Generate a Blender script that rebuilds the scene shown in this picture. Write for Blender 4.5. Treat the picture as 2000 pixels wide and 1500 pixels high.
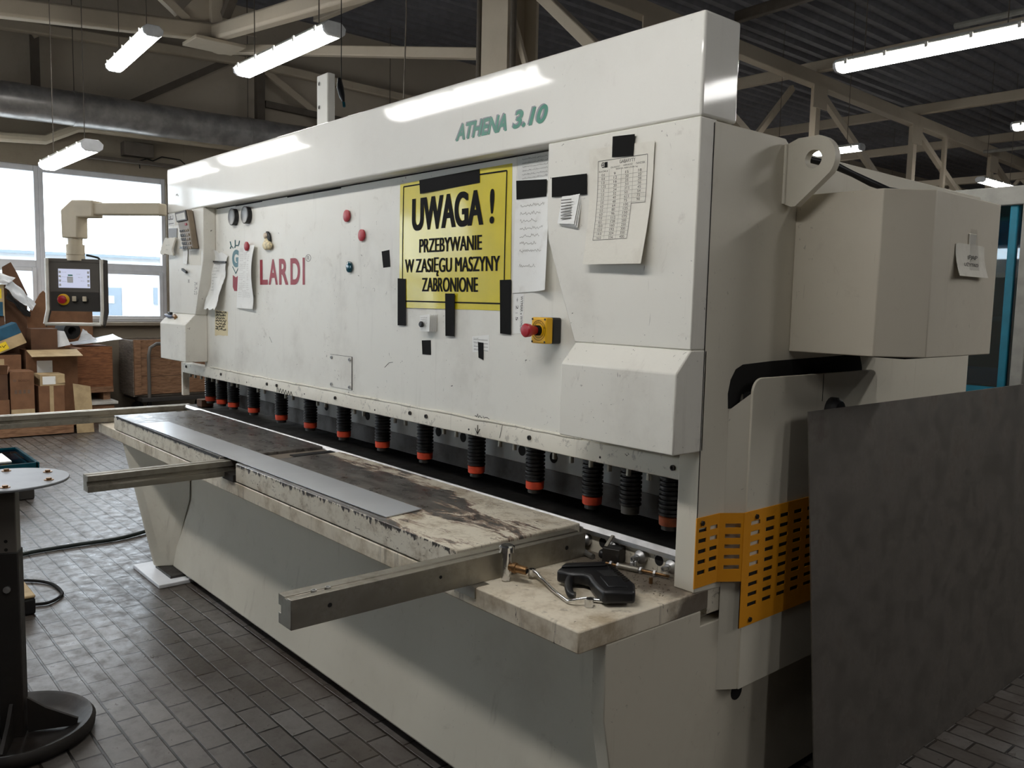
import bpy, bmesh, math, random
from mathutils import Vector, Matrix, Euler
random.seed(7)
for o in list(bpy.data.objects):
    bpy.data.objects.remove(o)
SC = bpy.context.scene
COL = SC.collection
PI = math.pi

# ------------------------------------------------------------------ camera, sky, exposure
cam_d = bpy.data.cameras.new('camera')
cam = bpy.data.objects.new('camera', cam_d)
COL.objects.link(cam)
cam_d.sensor_width = 36.0
cam_d.sensor_fit = 'HORIZONTAL'
cam_d.lens = 36.0 * 1649.84 / 2000.0
cam_d.clip_start = 0.05
cam_d.clip_end = 300
right = (0.65109465, 0.75867011, 0.02225801)
down = (0.08856709, -0.04681813, -0.99496931)
fwd = (-0.7538114, 0.64979053, -0.09767624)
cam.matrix_world = Matrix(((right[0], -down[0], -fwd[0], 5.6277),
                           (right[1], -down[1], -fwd[1], -1.9),
                           (right[2], -down[2], -fwd[2], 1.6),
                           (0, 0, 0, 1)))
SC.camera = cam

world = bpy.data.worlds.new('overcast_sky')
SC.world = world
world.use_nodes = True
wn = world.node_tree
bg = wn.nodes['Background']
bg.inputs[0].default_value = (0.86, 0.93, 1.0, 1)
bg.inputs[1].default_value = 4.5

SC.view_settings.view_transform = 'Standard'
SC.view_settings.look = 'None'
SC.view_settings.gamma = 1.0
SC.view_settings.exposure = 0.60
SC.view_settings.use_curve_mapping = False
LAMP_STRENGTH = 18.0

# ------------------------------------------------------------------ materials
def srgb(r, g, b):
    def f(c):
        c /= 255.0
        return c / 12.92 if c <= 0.04045 else ((c + 0.055) / 1.055) ** 2.4
    return (f(r), f(g), f(b), 1)

class NT:
    def __init__(s, name):
        s.m = bpy.data.materials.new(name)
        s.m.use_nodes = True
        s.t = s.m.node_tree
        s.b = s.t.nodes['Principled BSDF']
        s.out = s.t.nodes['Material Output']
    def n(s, kind, **kw):
        nd = s.t.nodes.new(kind)
        for k, v in kw.items():
            if k in nd.inputs.keys():
                nd.inputs[k].default_value = v
            else:
                setattr(nd, k, v)
        return nd
    def l(s, a, b):
        s.t.links.new(a, b)
    def pos(s, scale=(1, 1, 1)):
        g = s.n('ShaderNodeNewGeometry')
        mp = s.n('ShaderNodeMapping')
        mp.inputs['Scale'].default_value = scale
        s.l(g.outputs['Position'], mp.inputs['Vector'])
        return mp.outputs[0]
    def obj(s, scale=(1, 1, 1)):
        g = s.n('ShaderNodeTexCoord')
        mp = s.n('ShaderNodeMapping')
        mp.inputs['Scale'].default_value = scale
        s.l(g.outputs['Object'], mp.inputs['Vector'])
        return mp.outputs[0]
    def noise(s, vec, scale, detail=4, rough=0.55, dist=0.0):
        nd = s.n('ShaderNodeTexNoise')
        nd.inputs['Scale'].default_value = scale
        nd.inputs['Detail'].default_value = detail
        nd.inputs['Roughness'].default_value = rough
        nd.inputs['Distortion'].default_value = dist
        s.l(vec, nd.inputs['Vector'])
        return nd.outputs['Fac']
    def ramp(s, fac, p0, p1, v0=0.0, v1=1.0):
        nd = s.n('ShaderNodeMapRange')
        nd.interpolation_type = 'SMOOTHSTEP'
        nd.inputs['From Min'].default_value = p0
        nd.inputs['From Max'].default_value = p1
        nd.inputs['To Min'].default_value = v0
        nd.inputs['To Max'].default_value = v1
        s.l(fac, nd.inputs['Value'])
        return nd.outputs['Result']
    def mix(s, fac, a, b):
        nd = s.n('ShaderNodeMix')
        nd.data_type = 'RGBA'
        for sock, v in ((nd.inputs[0], fac), (nd.inputs[6], a), (nd.inputs[7], b)):
            if isinstance(v, (int, float)):
                sock.default_value = v
            elif isinstance(v, tuple):
                sock.default_value = v
            else:
                s.l(v, sock)
        return nd.outputs[2]
    def math(s, op, a, b=None):
        nd = s.n('ShaderNodeMath')
        nd.operation = op
        for i, v in enumerate((a, b)):
            if v is None:
                continue
            if isinstance(v, (int, float)):
                nd.inputs[i].default_value = v
            else:
                s.l(v, nd.inputs[i])
        return nd.outputs[0]
    def set(s, name, v):
        if isinstance(v, (int, float, tuple)):
            s.b.inputs[name].default_value = v
        else:
            s.l(v, s.b.inputs[name])
    def bump(s, h, strength=0.2, dist=0.01):
        nd = s.n('ShaderNodeBump')
        nd.inputs['Strength'].default_value = strength
        nd.inputs['Distance'].default_value = dist
        s.l(h, nd.inputs['Height'])
        s.l(nd.outputs[0], s.b.inputs['Normal'])

def plain(name, col, rough=0.5, metal=0.0, var=0.12, scale=8.0, coat=0.0, emit=None, bump=0.0):
    t = NT(name)
    f = t.noise(t.pos(), scale, 4)
    dark = (col[0] * (1 - var), col[1] * (1 - var), col[2] * (1 - var), 1)
    lite = (min(1, col[0] * (1 + var)), min(1, col[1] * (1 + var)), min(1, col[2] * (1 + var)), 1)
    t.set('Base Color', t.mix(t.ramp(f, 0.3, 0.7), dark, lite))
    t.set('Roughness', rough)
    t.set('Metallic', metal)
    if coat:
        t.set('Coat Weight', coat)
        t.set('Coat Roughness', 0.08)
    if emit:
        t.set('Emission Color', emit[0])
        t.set('Emission Strength', emit[1])
    if bump:
        t.bump(t.noise(t.pos(), scale * 6, 3), bump, 0.004)
    return t.m

def paint(name, col, rough=0.38, dirt=0.5, specks=0.5, streak=0.3, coat=0.0, dirtcol=None, chip=0.0):
    """machine enamel with grime, specks and drips"""
    t = NT(name)
    dc = dirtcol or srgb(120, 105, 85)
    p = t.pos()
    big = t.noise(p, 2.2, 7, 0.62)
    c = t.mix(t.math('MULTIPLY', t.ramp(big, 0.48, 0.78), dirt * 0.45), col, dc)
    mid = t.noise(p, 11, 6, 0.7, 0.6)
    c = t.mix(t.math('MULTIPLY', t.ramp(mid, 0.60, 0.74), dirt * 0.35), c, dc)
    st = t.noise(t.pos((16, 16, 1.1)), 1.0, 5, 0.6)
    c = t.mix(t.math('MULTIPLY', t.ramp(st, 0.60, 0.80), streak * 0.5), c, dc)
    sp = t.noise(p, 70, 2, 0.5, 0.8)
    gate = t.ramp(t.noise(p, 4.5, 3), 0.46, 0.62)
    spm = t.math('MULTIPLY', t.ramp(sp, 0.69, 0.76), gate)
    c = t.mix(t.math('MULTIPLY', spm, specks), c, srgb(60, 52, 45))
    sc = t.noise(t.pos((60, 60, 7)), 1.0, 2, 0.5, 1.5)
    c = t.mix(t.math('MULTIPLY', t.math('MULTIPLY', t.ramp(sc, 0.72, 0.77), gate), specks * 0.7), c, srgb(80, 70, 60))
    if chip:
        ch = t.noise(p, 26, 6, 0.75, 0.4)
        c = t.mix(t.math('MULTIPLY', t.ramp(ch, 0.57, 0.62), chip), c, srgb(62, 50, 40))
    t.set('Base Color', c)
    t.set('Roughness', t.ramp(mid, 0.3, 0.8, rough, min(1, rough + 0.22)))
    if coat:
        t.set('Coat Weight', coat)
        t.set('Coat Roughness', 0.06)
    t.bump(t.noise(p, 90, 2), 0.05, 0.002)
    return t.m

def metal(name, col, rough=0.35, dirt=0.3, brushed=None, dirtcol=None):
    t = NT(name)
    p = t.pos()
    f = t.noise(p, 9, 6, 0.65)
    c = t.mix(t.math('MULTIPLY', t.ramp(f, 0.45, 0.75), dirt), col, dirtcol or srgb(58, 48, 40))
    t.set('Base Color', c)
    t.set('Metallic', 1.0)
    t.set('Roughness', t.ramp(f, 0.35, 0.75, rough, min(1, rough + 0.25)))
    if brushed:
        t.bump(t.noise(t.pos(brushed), 1.0, 3), 0.08, 0.002)
    return t.m

M = {}
M['railgrey'] = plain('grey_rail_enamel', srgb(150, 148, 140), 0.5)
M['beamgrey'] = plain('grey_blade_beam', srgb(168, 168, 164), 0.5, var=0.2, scale=5)
WHITE = srgb(231, 229, 220)
M['beam'] = paint('gloss_white_enamel', srgb(236, 234, 226), 0.48, 0.18, 0.15, 0.1, coat=0.5)
M['white'] = paint('worn_white_enamel', WHITE, 0.42, 0.62, 1.0, 0.45)
M['cover'] = paint('worn_white_cover', srgb(229, 226, 216), 0.42, 0.58, 1.0, 0.4)
M['side'] = paint('ivory_side_enamel', srgb(214, 208, 192), 0.45, 0.25, 0.3, 0.25)
M['ridge'] = paint('greasy_white_rail', srgb(222, 217, 203), 0.5, 0.7, 0.9, 0.8, chip=0.35)
M['base'] = paint('greasy_ivory_base', srgb(206, 199, 182), 0.45, 0.45, 0.35, 0.7)
M['slab'] = paint('chipped_table_paint', srgb(212, 204, 186), 0.5, 0.6, 0.7, 1.0, chip=0.55)
M['box'] = paint('beige_box_enamel', srgb(208, 200, 183), 0.5, 0.3, 0.35, 0.25)
M['black'] = plain('black_plastic', srgb(24, 24, 26), 0.42)
M['blackmatte'] = plain('black_tape', srgb(14, 13, 12), 0.8, bump=0.15)
M['blackmatte'].node_tree.nodes['Principled BSDF'].inputs['Specular IOR Level'].default_value = 0.2
M['rubber'] = plain('black_rubber', srgb(26, 26, 28), 0.38)
M['dark'] = plain('black_and_void_shade', srgb(20, 18, 17), 0.9)  # plain black; also painted in for shade inside gaps and holes
M['darksteel'] = metal('dark_bed_steel', srgb(78, 76, 74), 0.42, 0.5)
M['steel'] = metal('bright_steel', srgb(190, 190, 190), 0.28, 0.25)
M['chrome'] = metal('chrome', srgb(225, 225, 225), 0.1, 0.1)
M['alu'] = metal('aluminium_profile', srgb(164, 159, 148), 0.45, 0.35, (80, 2, 80))
M['galv'] = plain('galvanised_strip', srgb(214, 217, 222), 0.28, 0.5, var=0.05, scale=3)
M['standtop'] = plain('scuffed_round_plate', srgb(126, 129, 134), 0.45, 0.35, var=0.1)
M['wallfar'] = plain('dim_far_panels', srgb(96, 90, 82), 0.9)
M['orange'] = plain('orange_red_ring', srgb(200, 66, 34), 0.5, var=0.2, scale=20)
M['orangedull'] = plain('dull_orange_ring', srgb(150, 72, 34), 0.6, var=0.3, scale=30)  # browner, duller orange for the last clamp
M['ringgrey'] = plain('worn_grey_ring', srgb(92, 88, 82), 0.6, var=0.3, scale=30)
M['guard'] = paint('amber_guard_enamel', srgb(226, 150, 18), 0.5, 0.4, 0.3, 0.2, dirtcol=srgb(120, 70, 10))
M['yellow'] = plain('sign_yellow', srgb(216, 198, 28), 0.3, var=0.05, coat=0.6)
M['yellowbox'] = plain('switch_box_yellow', srgb(232, 178, 20), 0.4, var=0.05)
M['red'] = plain('red_plastic', srgb(172, 28, 42), 0.38)
M['magred'] = plain('red_magnet_plastic', srgb(172, 44, 54), 0.45)
M['teal'] = plain('blue_green_glass', srgb(12, 70, 84), 0.15)
M['ink'] = plain('black_ink', srgb(16, 15, 15), 0.8)
M['ink'].node_tree.nodes['Principled BSDF'].inputs['Specular IOR Level'].default_value = 0.2
M['inkgrey'] = plain('grey_print', srgb(120, 117, 112), 0.6)
M['inklight'] = plain('faint_pencil', srgb(178, 175, 168), 0.6)
M['redink'] = plain('crimson_lettering', srgb(146, 16, 36), 0.5)
M['greenink'] = plain('green_lettering', srgb(38, 128, 104), 0.4)
M['tealink'] = plain('teal_lettering', srgb(14, 92, 100), 0.4)
M['shadowink'] = plain('grey_letter_outline', srgb(140, 142, 148), 0.5)
M['gaugeface'] = plain('gauge_dial', srgb(132, 130, 124), 0.6)
M['glassclear'] = plain('gauge_ring', srgb(96, 95, 92), 0.38, 0.6)

def paper_mat(name, col, wr=0.25):
    t = NT(name)
    p = t.obj()
    f = t.noise(p, 14, 5, 0.6, 0.5)
    t.set('Base Color', t.mix(t.math('MULTIPLY', t.ramp(f, 0.5, 0.75), 0.25), col, srgb(170, 160, 142)))
    t.set('Roughness', 0.75)
    t.bump(t.noise(p, 22, 4), wr, 0.006)
    return t.m
M['paper'] = paper_mat('creased_white_paper', srgb(240, 240, 236))
M['paperdirty'] = paper_mat('grubby_laminated_paper', srgb(226, 222, 210), 0.3)
M['papercream'] = paper_mat('cream_sticker', srgb(222, 208, 170), 0.1)

def cardboard(name, col):
    t = NT(name)
    p = t.obj()
    f = t.noise(p, 6, 5, 0.6)
    w = t.n('ShaderNodeTexWave', bands_direction='Z')
    w.inputs['Scale'].default_value = 60
    t.l(p, w.inputs['Vector'])
    c = t.mix(t.ramp(f, 0.35, 0.7), col, (col[0] * 0.72, col[1] * 0.7, col[2] * 0.68, 1))
    c = t.mix(t.math('MULTIPLY', w.outputs['Fac'], 0.08), c, (col[0] * 0.5, col[1] * 0.5, col[2] * 0.5, 1))
    t.set('Base Color', c)
    t.set('Roughness', 0.85)
    return t.m
M['card'] = cardboard('brown_cardboard', srgb(134, 96, 68))
M['carddark'] = cardboard('dark_cardboard', srgb(100, 70, 49))
M['cardlight'] = cardboard('pale_cardboard', srgb(196, 172, 132))
M['cardblue'] = cardboard('blue_printed_cardboard', srgb(44, 92, 118))
M['cardyellow'] = plain('yellow_label', srgb(236, 204, 40), 0.6)

def wood(name, col, planks=0):
    t = NT(name)
    p = t.obj((2.2, 2.2, 16))
    f = t.noise(p, 2.0, 6, 0.6, 1.6)
    t.set('Base Color', t.mix(t.ramp(f, 0.35, 0.68), col, (col[0] * 0.5, col[1] * 0.45, col[2] * 0.4, 1)))
    t.set('Roughness', 0.7)
    return t.m
M['plywood'] = wood('reddish_plywood', srgb(150, 98, 62))
M['plank'] = wood('brown_planks', srgb(158, 120, 90))
M['greyply'] = wood('grey_weathered_plywood', srgb(128, 118, 106))

def tabletop(name, bare):
    """painted plate worn to dark steel; bare = 1 fully bare, else patchy"""
    t = NT(name)
    p = t.pos()
    sep = t.n('ShaderNodeSeparateXYZ')
    t.l(p, sep.inputs[0])
    X, Y, Z = sep.outputs
    steel_c = t.mix(t.ramp(t.noise(t.pos((3, 12, 3)), 2.0, 6), 0.35, 0.7), srgb(98, 94, 90), srgb(130, 125, 119))
    paint_c = t.mix(t.ramp(t.noise(p, 12, 6, 0.7), 0.45, 0.7), srgb(214, 206, 188), srgb(166, 152, 130))
    ck = t.ramp(t.noise(t.pos((34, 110, 60)), 1.0, 4, 0.7, 1.2), 0.58, 0.66)
    paint_c = t.mix(t.math('MULTIPLY', ck, t.ramp(t.noise(p, 5, 3), 0.40, 0.58)), paint_c, srgb(84, 68, 54))
    if bare:
        mask = t.ramp(t.noise(p, 3.0, 5), 0.0, 0.1)
    else:
        # worn lane along the middle, widest to the left; paint left at the rear edge and the right end
        n1 = t.math('MULTIPLY', t.math('SUBTRACT', t.noise(t.pos((1.6, 5, 1)), 1.8, 8, 0.72, 0.5), 0.5), 2.2)
        rear = t.ramp(Y, -0.08, 0.07, 0.0, -0.42)
        rr = t.ramp(X, 2.9, 3.5, 0.0, -0.5)
        front = t.ramp(Y, -0.36, -0.28, -0.1, 0.0)
        s = t.math('ADD', t.math('ADD', n1, rear), t.math('ADD', rr, front))
        mask = t.ramp(s, -0.40, -0.30)
        rust = t.math('SUBTRACT', t.ramp(s, -0.47, -0.35), mask)
    c = t.mix(mask, paint_c, steel_c)
    if not bare:
        c = t.mix(t.math('MULTIPLY', t.math('ABSOLUTE', rust), 0.9), c, srgb(98, 50, 28))
    # the front face keeps its paint, chipped along the top edge
    vface = t.ramp(Y, -0.4095, -0.4085, 1.0, 0.0)
    chipn = t.math('ADD', t.noise(t.pos((40, 1, 14)), 1.0, 5, 0.7), t.ramp(Z, 0.80, 0.858, -0.28, 0.16))
    edgec = t.mix(t.ramp(chipn, 0.60, 0.64), paint_c, srgb(52, 46, 42))
    c = t.mix(vface, c, edgec)
    rough_t = t.ramp(t.noise(p, 14, 4), 0.3, 0.7, 0.24, 0.42)
    mm = t.math('MULTIPLY', mask, t.math('SUBTRACT', 1.0, vface))
    t.set('Base Color', c)
    t.set('Metallic', t.math('MULTIPLY', mm, 0.4))
    rr2 = t.n('ShaderNodeMix')
    t.l(mm, rr2.inputs[0])
    rr2.inputs[2].default_value = 0.6
    t.l(rough_t, rr2.inputs[3])
    t.set('Roughness', rr2.outputs[0])
    t.bump(t.noise(p, 60, 4), 0.12, 0.002)
    return t.m
M['platebare'] = tabletop('bare_steel_plate', True)
M['plateworn'] = tabletop('worn_painted_plate', False)

def wing_mat():
    t = NT('oily_table_paint')
    p = t.pos()
    c = t.mix(t.ramp(t.noise(p, 8, 6, 0.7), 0.4, 0.7), srgb(224, 214, 194), srgb(178, 162, 136))
    sep = t.n('ShaderNodeSeparateXYZ')
    t.l(p, sep.inputs[0])
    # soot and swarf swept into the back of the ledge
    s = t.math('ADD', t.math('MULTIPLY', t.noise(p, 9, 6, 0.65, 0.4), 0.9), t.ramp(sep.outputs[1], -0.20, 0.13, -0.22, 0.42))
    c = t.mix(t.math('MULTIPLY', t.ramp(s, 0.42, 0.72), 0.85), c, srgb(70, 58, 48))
    st = t.noise(t.pos((26, 26, 3)), 1.0, 5, 0.6)
    c = t.mix(t.math('MULTIPLY', t.ramp(st, 0.58, 0.72), 0.45), c, srgb(96, 80, 62))
    ch = t.noise(t.pos((50, 50, 10)), 1.0, 5, 0.7)
    c = t.mix(t.ramp(ch, 0.66, 0.69), c, srgb(60, 48, 40))
    t.set('Base Color', c)
    t.set('Roughness', 0.5)
    t.bump(t.noise(p, 70, 4), 0.15, 0.003)
    return t.m
M['wing'] = wing_mat()

def floor_mat():
    t = NT('grimy_block_pavers')
    p = t.pos()
    # warp the grid a touch so the joints are not ruler straight
    wob = t.n('ShaderNodeTexNoise')
    wob.inputs['Scale'].default_value = 3.0
    t.l(p, wob.inputs['Vector'])
    sub = t.n('ShaderNodeVectorMath', operation='MULTIPLY_ADD')
    t.l(wob.outputs['Color'], sub.inputs[0])
    sub.inputs[1].default_value = (0.008, 0.008, 0)
    t.l(p, sub.inputs[2])
    br = t.n('ShaderNodeTexBrick', offset=0.5, squash=1.0)
    t.l(sub.outputs[0], br.inputs['Vector'])
    br.inputs['Color1'].default_value = srgb(108, 104, 101)
    br.inputs['Color2'].default_value = srgb(82, 77, 72)
    br.inputs['Mortar'].default_value = srgb(20, 18, 17)
    br.inputs['Scale'].default_value = 1.0
    br.inputs['Mortar Size'].default_value = 0.0058
    br.inputs['Mortar Smooth'].default_value = 0.4
    br.inputs['Brick Width'].default_value = 0.2
    br.inputs['Row Height'].default_value = 0.0935
    g = t.noise(p, 1.3, 7, 0.65)
    c = t.mix(t.math('MULTIPLY', t.ramp(g, 0.42, 0.66), 0.65), br.outputs['Color'], srgb(60, 49, 39))
    g2 = t.noise(p, 14, 6, 0.7)
    c = t.mix(t.math('MULTIPLY', t.ramp(g2, 0.5, 0.72), 0.4), c, srgb(54, 48, 42))
    t.set('Base Color', c)
    t.set('Roughness', t.ramp(g2, 0.3, 0.75, 0.26, 0.55))
    hgt = t.math('ADD', t.math('MULTIPLY', br.outputs['Fac'], -1.0), t.math('MULTIPLY', t.noise(p, 30, 5), 0.35))
    t.bump(hgt, 0.45, 0.006)
    return t.m
M['floor'] = floor_mat()
M['wall'] = paint('stained_plaster', srgb(150, 139, 122), 0.85, 0.7, 0.2, 0.4, dirtcol=srgb(84, 74, 62))
M['wallup'] = paint('grey_upper_panels', srgb(184, 174, 158), 0.9, 0.4, 0.1, 0.2)
M['deck'] = plain('dark_roof_deck', srgb(112, 112, 118), 0.6)
M['truss'] = paint('ivory_roof_steel', srgb(188, 176, 156), 0.6, 0.4, 0.2, 0.3)
M['trussdark'] = plain('grey_brace_steel', srgb(92, 84, 74), 0.7)
M['upvc'] = plain('window_frame_white', srgb(226, 228, 232), 0.4, var=0.04)
M['duct'] = plain('foil_duct', srgb(176, 174, 172), 0.32, 0.55, var=0.25, scale=6, bump=0.25)
M['lampbody'] = plain('grey_lamp_housing', srgb(206, 204, 196), 0.5)
M['sheet'] = metal('mill_sheet_steel', srgb(132, 127, 121), 0.55, 0.35, (2, 3, 60), dirtcol=srgb(84, 70, 60))
M['bluem'] = plain('turquoise_enamel', srgb(28, 118, 142), 0.35)
M['hdgrey'] = plain('charcoal_panel', srgb(96, 91, 85), 0.5, var=0.05)
M['darkgrey'] = plain('dark_grey_panel', srgb(58, 55, 52), 0.5)
M['silver'] = plain('satin_handle', srgb(226, 222, 212), 0.3, 0.15)
M['pipe'] = plain('cream_pipe_enamel', srgb(206, 194, 170), 0.45, var=0.05)
M['calc'] = plain('taupe_calculator', srgb(126, 112, 94), 0.5)
M['skin'] = plain('pale_ceramic', srgb(222, 206, 186), 0.4)
M['flower'] = plain('cream_flowered_ceramic', srgb(220, 204, 164), 0.5, var=0.28, scale=90)
M['outside'] = plain('white_rendered_wall', srgb(205, 210, 216), 0.9, var=0.02)
M['outdoor'] = plain('pale_blue_door', srgb(132, 146, 160), 0.6, var=0.02)
M['outground'] = plain('pale_concrete_yard', srgb(190, 190, 188), 0.9)
M['foil'] = plain('white_plastic_film', srgb(226, 228, 230), 0.25)
M['stand'] = paint('black_stand_enamel', srgb(30, 27, 25), 0.5, 0.4, 0.2, 0.2, dirtcol=srgb(88, 66, 48))
M['bluetool'] = plain('blue_grey_tool_handle', srgb(96, 106, 134), 0.4)
M['cable'] = plain('dark_green_hose', srgb(34, 44, 42), 0.5)
M['brass'] = metal('tarnished_brass', srgb(150, 116, 80), 0.35, 0.4)

def lamp_mat():
    t = NT('lit_diffuser')
    t.set('Base Color', (1, 1, 1, 1))
    t.set('Emission Color', (1.0, 0.98, 0.95, 1))
    t.set('Emission Strength', LAMP_STRENGTH)
    return t.m
M['lamp'] = lamp_mat()

def glass_mat(name, tint=(1, 1, 1, 1), refl=0.12):
    t = NT(name)
    tr = t.n('ShaderNodeBsdfTransparent')
    tr.inputs[0].default_value = tint
    gl = t.n('ShaderNodeBsdfGlossy')
    gl.inputs['Roughness'].default_value = 0.02
    mx = t.n('ShaderNodeMixShader')
    mx.inputs[0].default_value = refl
    t.l(tr.outputs[0], mx.inputs[1])
    t.l(gl.outputs[0], mx.inputs[2])
    t.l(mx.outputs[0], t.out.inputs['Surface'])
    return t.m
M['glass'] = glass_mat('window_glass', (0.97, 0.99, 1, 1), 0.06)
M['tealglass'] = glass_mat('teal_glazing', (0.10, 0.42, 0.52, 1), 0.14)
M['tape'] = glass_mat('clear_tape', (0.95, 0.95, 0.95, 1), 0.10)

def screen_mat():
    t = NT('lit_control_screen')
    t.set('Base Color', srgb(120, 124, 140))
    t.set('Emission Color', srgb(176, 180, 200))
    t.set('Emission Strength', 0.75)
    return t.m
M['screen'] = screen_mat()

# ------------------------------------------------------------------ mesh builder
class MB:
    def __init__(s):
        s.v = []
        s.f = []
    def add(s, vs, fs):
        o = len(s.v)
        s.v += [Vector(p) for p in vs]
        s.f += [tuple(i + o for i in f) for f in fs]
        return s
    def hexa(s, p):   # 4 bottom (ccw) + 4 top
        return s.add(p, [(3, 2, 1, 0), (4, 5, 6, 7), (0, 1, 5, 4), (1, 2, 6, 5), (2, 3, 7, 6), (3, 0, 4, 7)])
    def box(s, x0, x1, y0, y1, z0, z1):
        return s.hexa([(x0, y0, z0), (x1, y0, z0), (x1, y1, z0), (x0, y1, z0),
                       (x0, y0, z1), (x1, y0, z1), (x1, y1, z1), (x0, y1, z1)])
    def prism(s, poly, axis, a, b):
        n = len(poly)
        def P(u, w, t):
            return {'x': (t, u, w), 'y': (u, t, w), 'z': (u, w, t)}[axis]
        vs = [P(u, w, a) for u, w in poly] + [P(u, w, b) for u, w in poly]
        fs = [tuple(range(n - 1, -1, -1)), tuple(range(n, 2 * n))]
        fs += [(i, (i + 1) % n, n + (i + 1) % n, n + i) for i in range(n)]
        return s.add(vs, fs)
    def bar(s, p0, p1, w, h, up=(0, 0, 1)):
        p0 = Vector(p0); p1 = Vector(p1)
        d = (p1 - p0).normalized()
        u = Vector(up)
        r = d.cross(u)
        if r.length < 1e-4:
            r = d.cross(Vector((1, 0, 0)))
        r.normalize()
        u = r.cross(d).normalized()
        r *= w / 2; u *= h / 2
        return s.hexa([p0 - r - u, p0 + r - u, p1 + r - u, p1 - r - u, p0 - r + u, p0 + r + u, p1 + r + u, p1 - r + u])
    def rings(s, rs, cap0=True, cap1=True):
        n = len(rs[0])
        o = len(s.v)
        for r in rs:
            s.v += [Vector(p) for p in r]
        for k in range(len(rs) - 1):
            for i in range(n):
                j = (i + 1) % n
                s.f.append((o + k * n + i, o + k * n + j, o + (k + 1) * n + j, o + (k + 1) * n + i))
        if cap0:
            s.f.append(tuple(o + i for i in range(n - 1, -1, -1)))
        if cap1:
            s.f.append(tuple(o + (len(rs) - 1) * n + i for i in range(n)))
        return s
    def lathe(s, p0, axis, prof, n=20):
        """prof: list of (t along axis, radius)"""
        a = Vector(axis).normalized()
        u = a.orthogonal().normalized()
        w = a.cross(u)
        p0 = Vector(p0)
        rs = []
        for t, r in prof:
            rs.append([p0 + a * t + (u * math.cos(2 * PI * i / n) + w * math.sin(2 * PI * i / n)) * r for i in range(n)])
        return s.rings(rs)
    def cyl(s, p0, p1, r, n=18, r1=None):
        p0 = Vector(p0); p1 = Vector(p1)
        L = (p1 - p0).length
        return s.lathe(p0, p1 - p0, [(0, r), (L, r if r1 is None else r1)], n)
    def tube(s, pts, r, n=8):
        pts = [Vector(p) for p in pts]
        rs = []
        prev = None
        for i, p in enumerate(pts):
            d = (pts[min(i + 1, len(pts) - 1)] - pts[max(i - 1, 0)]).normalized()
            u = d.orthogonal().normalized() if prev is None else (prev - d * prev.dot(d)).normalized()
            prev = u
            w = d.cross(u)
            rr = r[i] if isinstance(r, (list, tuple)) else r
            rs.append([p + (u * math.cos(2 * PI * k / n) + w * math.sin(2 * PI * k / n)) * rr for k in range(n)])
        return s.rings(rs)
    def grid(s, fn, nu, nv, thick=0.0, nrm=(0, -1, 0)):
        """sheet: fn(u,v)->point; optional thickness along -nrm"""
        o = len(s.v)
        N = Vector(nrm)
        top = [Vector(fn(i / nu, j / nv)) for j in range(nv + 1) for i in range(nu + 1)]
        s.v += top
        W = nu + 1
        for j in range(nv):
            for i in range(nu):
                a = o + j * W + i
                s.f.append((a, a + 1, a + W + 1, a + W))
        if thick:
            b = len(s.v)
            s.v += [p - N * thick for p in top]
            for j in range(nv):
                for i in range(nu):
                    a = b + j * W + i
                    s.f.append((a + W, a + W + 1, a + 1, a))
            edge = [i for i in range(W)] + [j * W + nu for j in range(1, nv + 1)] + [nv * W + i for i in range(nu - 1, -1, -1)] + [j * W for j in range(nv - 1, 0, -1)]
            for k in range(len(edge)):
                p, q = edge[k], edge[(k + 1) % len(edge)]
                s.f.append((o + q, o + p, b + p, b + q))
        return s
    def mesh(s, me, mat):
        o = len(s.v)
        s.v += [mat @ v.co for v in me.vertices]
        s.f += [tuple(i + o for i in p.vertices) for p in me.polygons]
        return s
    def xf(s, m):
        s.v = [m @ p for p in s.v]
        return s

def world_org(o):
    p = Vector((0, 0, 0))
    while o:
        p = p + o.location
        o = o.parent
    return p

def obj(name, mb, m, parent=None, bevel=0.0, seg=2, local=False, smooth=35, kind=None, label=None, origin=None, fix=True):
    me = bpy.data.meshes.new(name)
    vs = [Vector(p) for p in mb.v]
    xs = [p.x for p in vs]; ys = [p.y for p in vs]; zs = [p.z for p in vs]
    c = Vector(origin) if origin is not None else Vector(((min(xs) + max(xs)) / 2, (min(ys) + max(ys)) / 2, min(zs)))
    me.from_pydata([tuple(p - c) for p in vs], [], mb.f)
    if fix:
        bm = bmesh.new()
        bm.from_mesh(me)
        bmesh.ops.recalc_face_normals(bm, faces=bm.faces)
        bm.to_mesh(me)
        bm.free()
    me.update()
    for p in me.polygons:
        p.use_smooth = True
    me.set_sharp_from_angle(angle=math.radians(smooth))
    if isinstance(m, (list, tuple)):
        for x in m:
            me.materials.append(M[x])
    else:
        me.materials.append(M[m])
    o = bpy.data.objects.new(name, me)
    COL.objects.link(o)
    if parent is not None:
        o.parent = parent
        if local is True:
            o.location = c
        elif local:
            q = parent
            while q != local:
                c = c - q.location
                q = q.parent
            o.location = c
        else:
            o.location = c - world_org(parent)
    else:
        o.location = c
    if bevel:
        b = o.modifiers.new('edge', 'BEVEL')
        b.width = bevel
        b.segments = seg
        b.limit_method = 'ANGLE'
        b.angle_limit = math.radians(40)
    if kind:
        o['kind'] = kind
    if label:
        o['label'] = label
    return o

def tag(o, label, cat, group=None):
    o['label'] = label
    o['category'] = cat
    if group:
        o['group'] = group
    return o

def thing(name, label, cat, loc, rotz=0.0, group=None):
    o = bpy.data.objects.new(name, None)
    o.empty_display_size = 0.1
    COL.objects.link(o)
    o.location = loc
    o.rotation_euler = (0, 0, rotz)
    return tag(o, label, cat, group)

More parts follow.
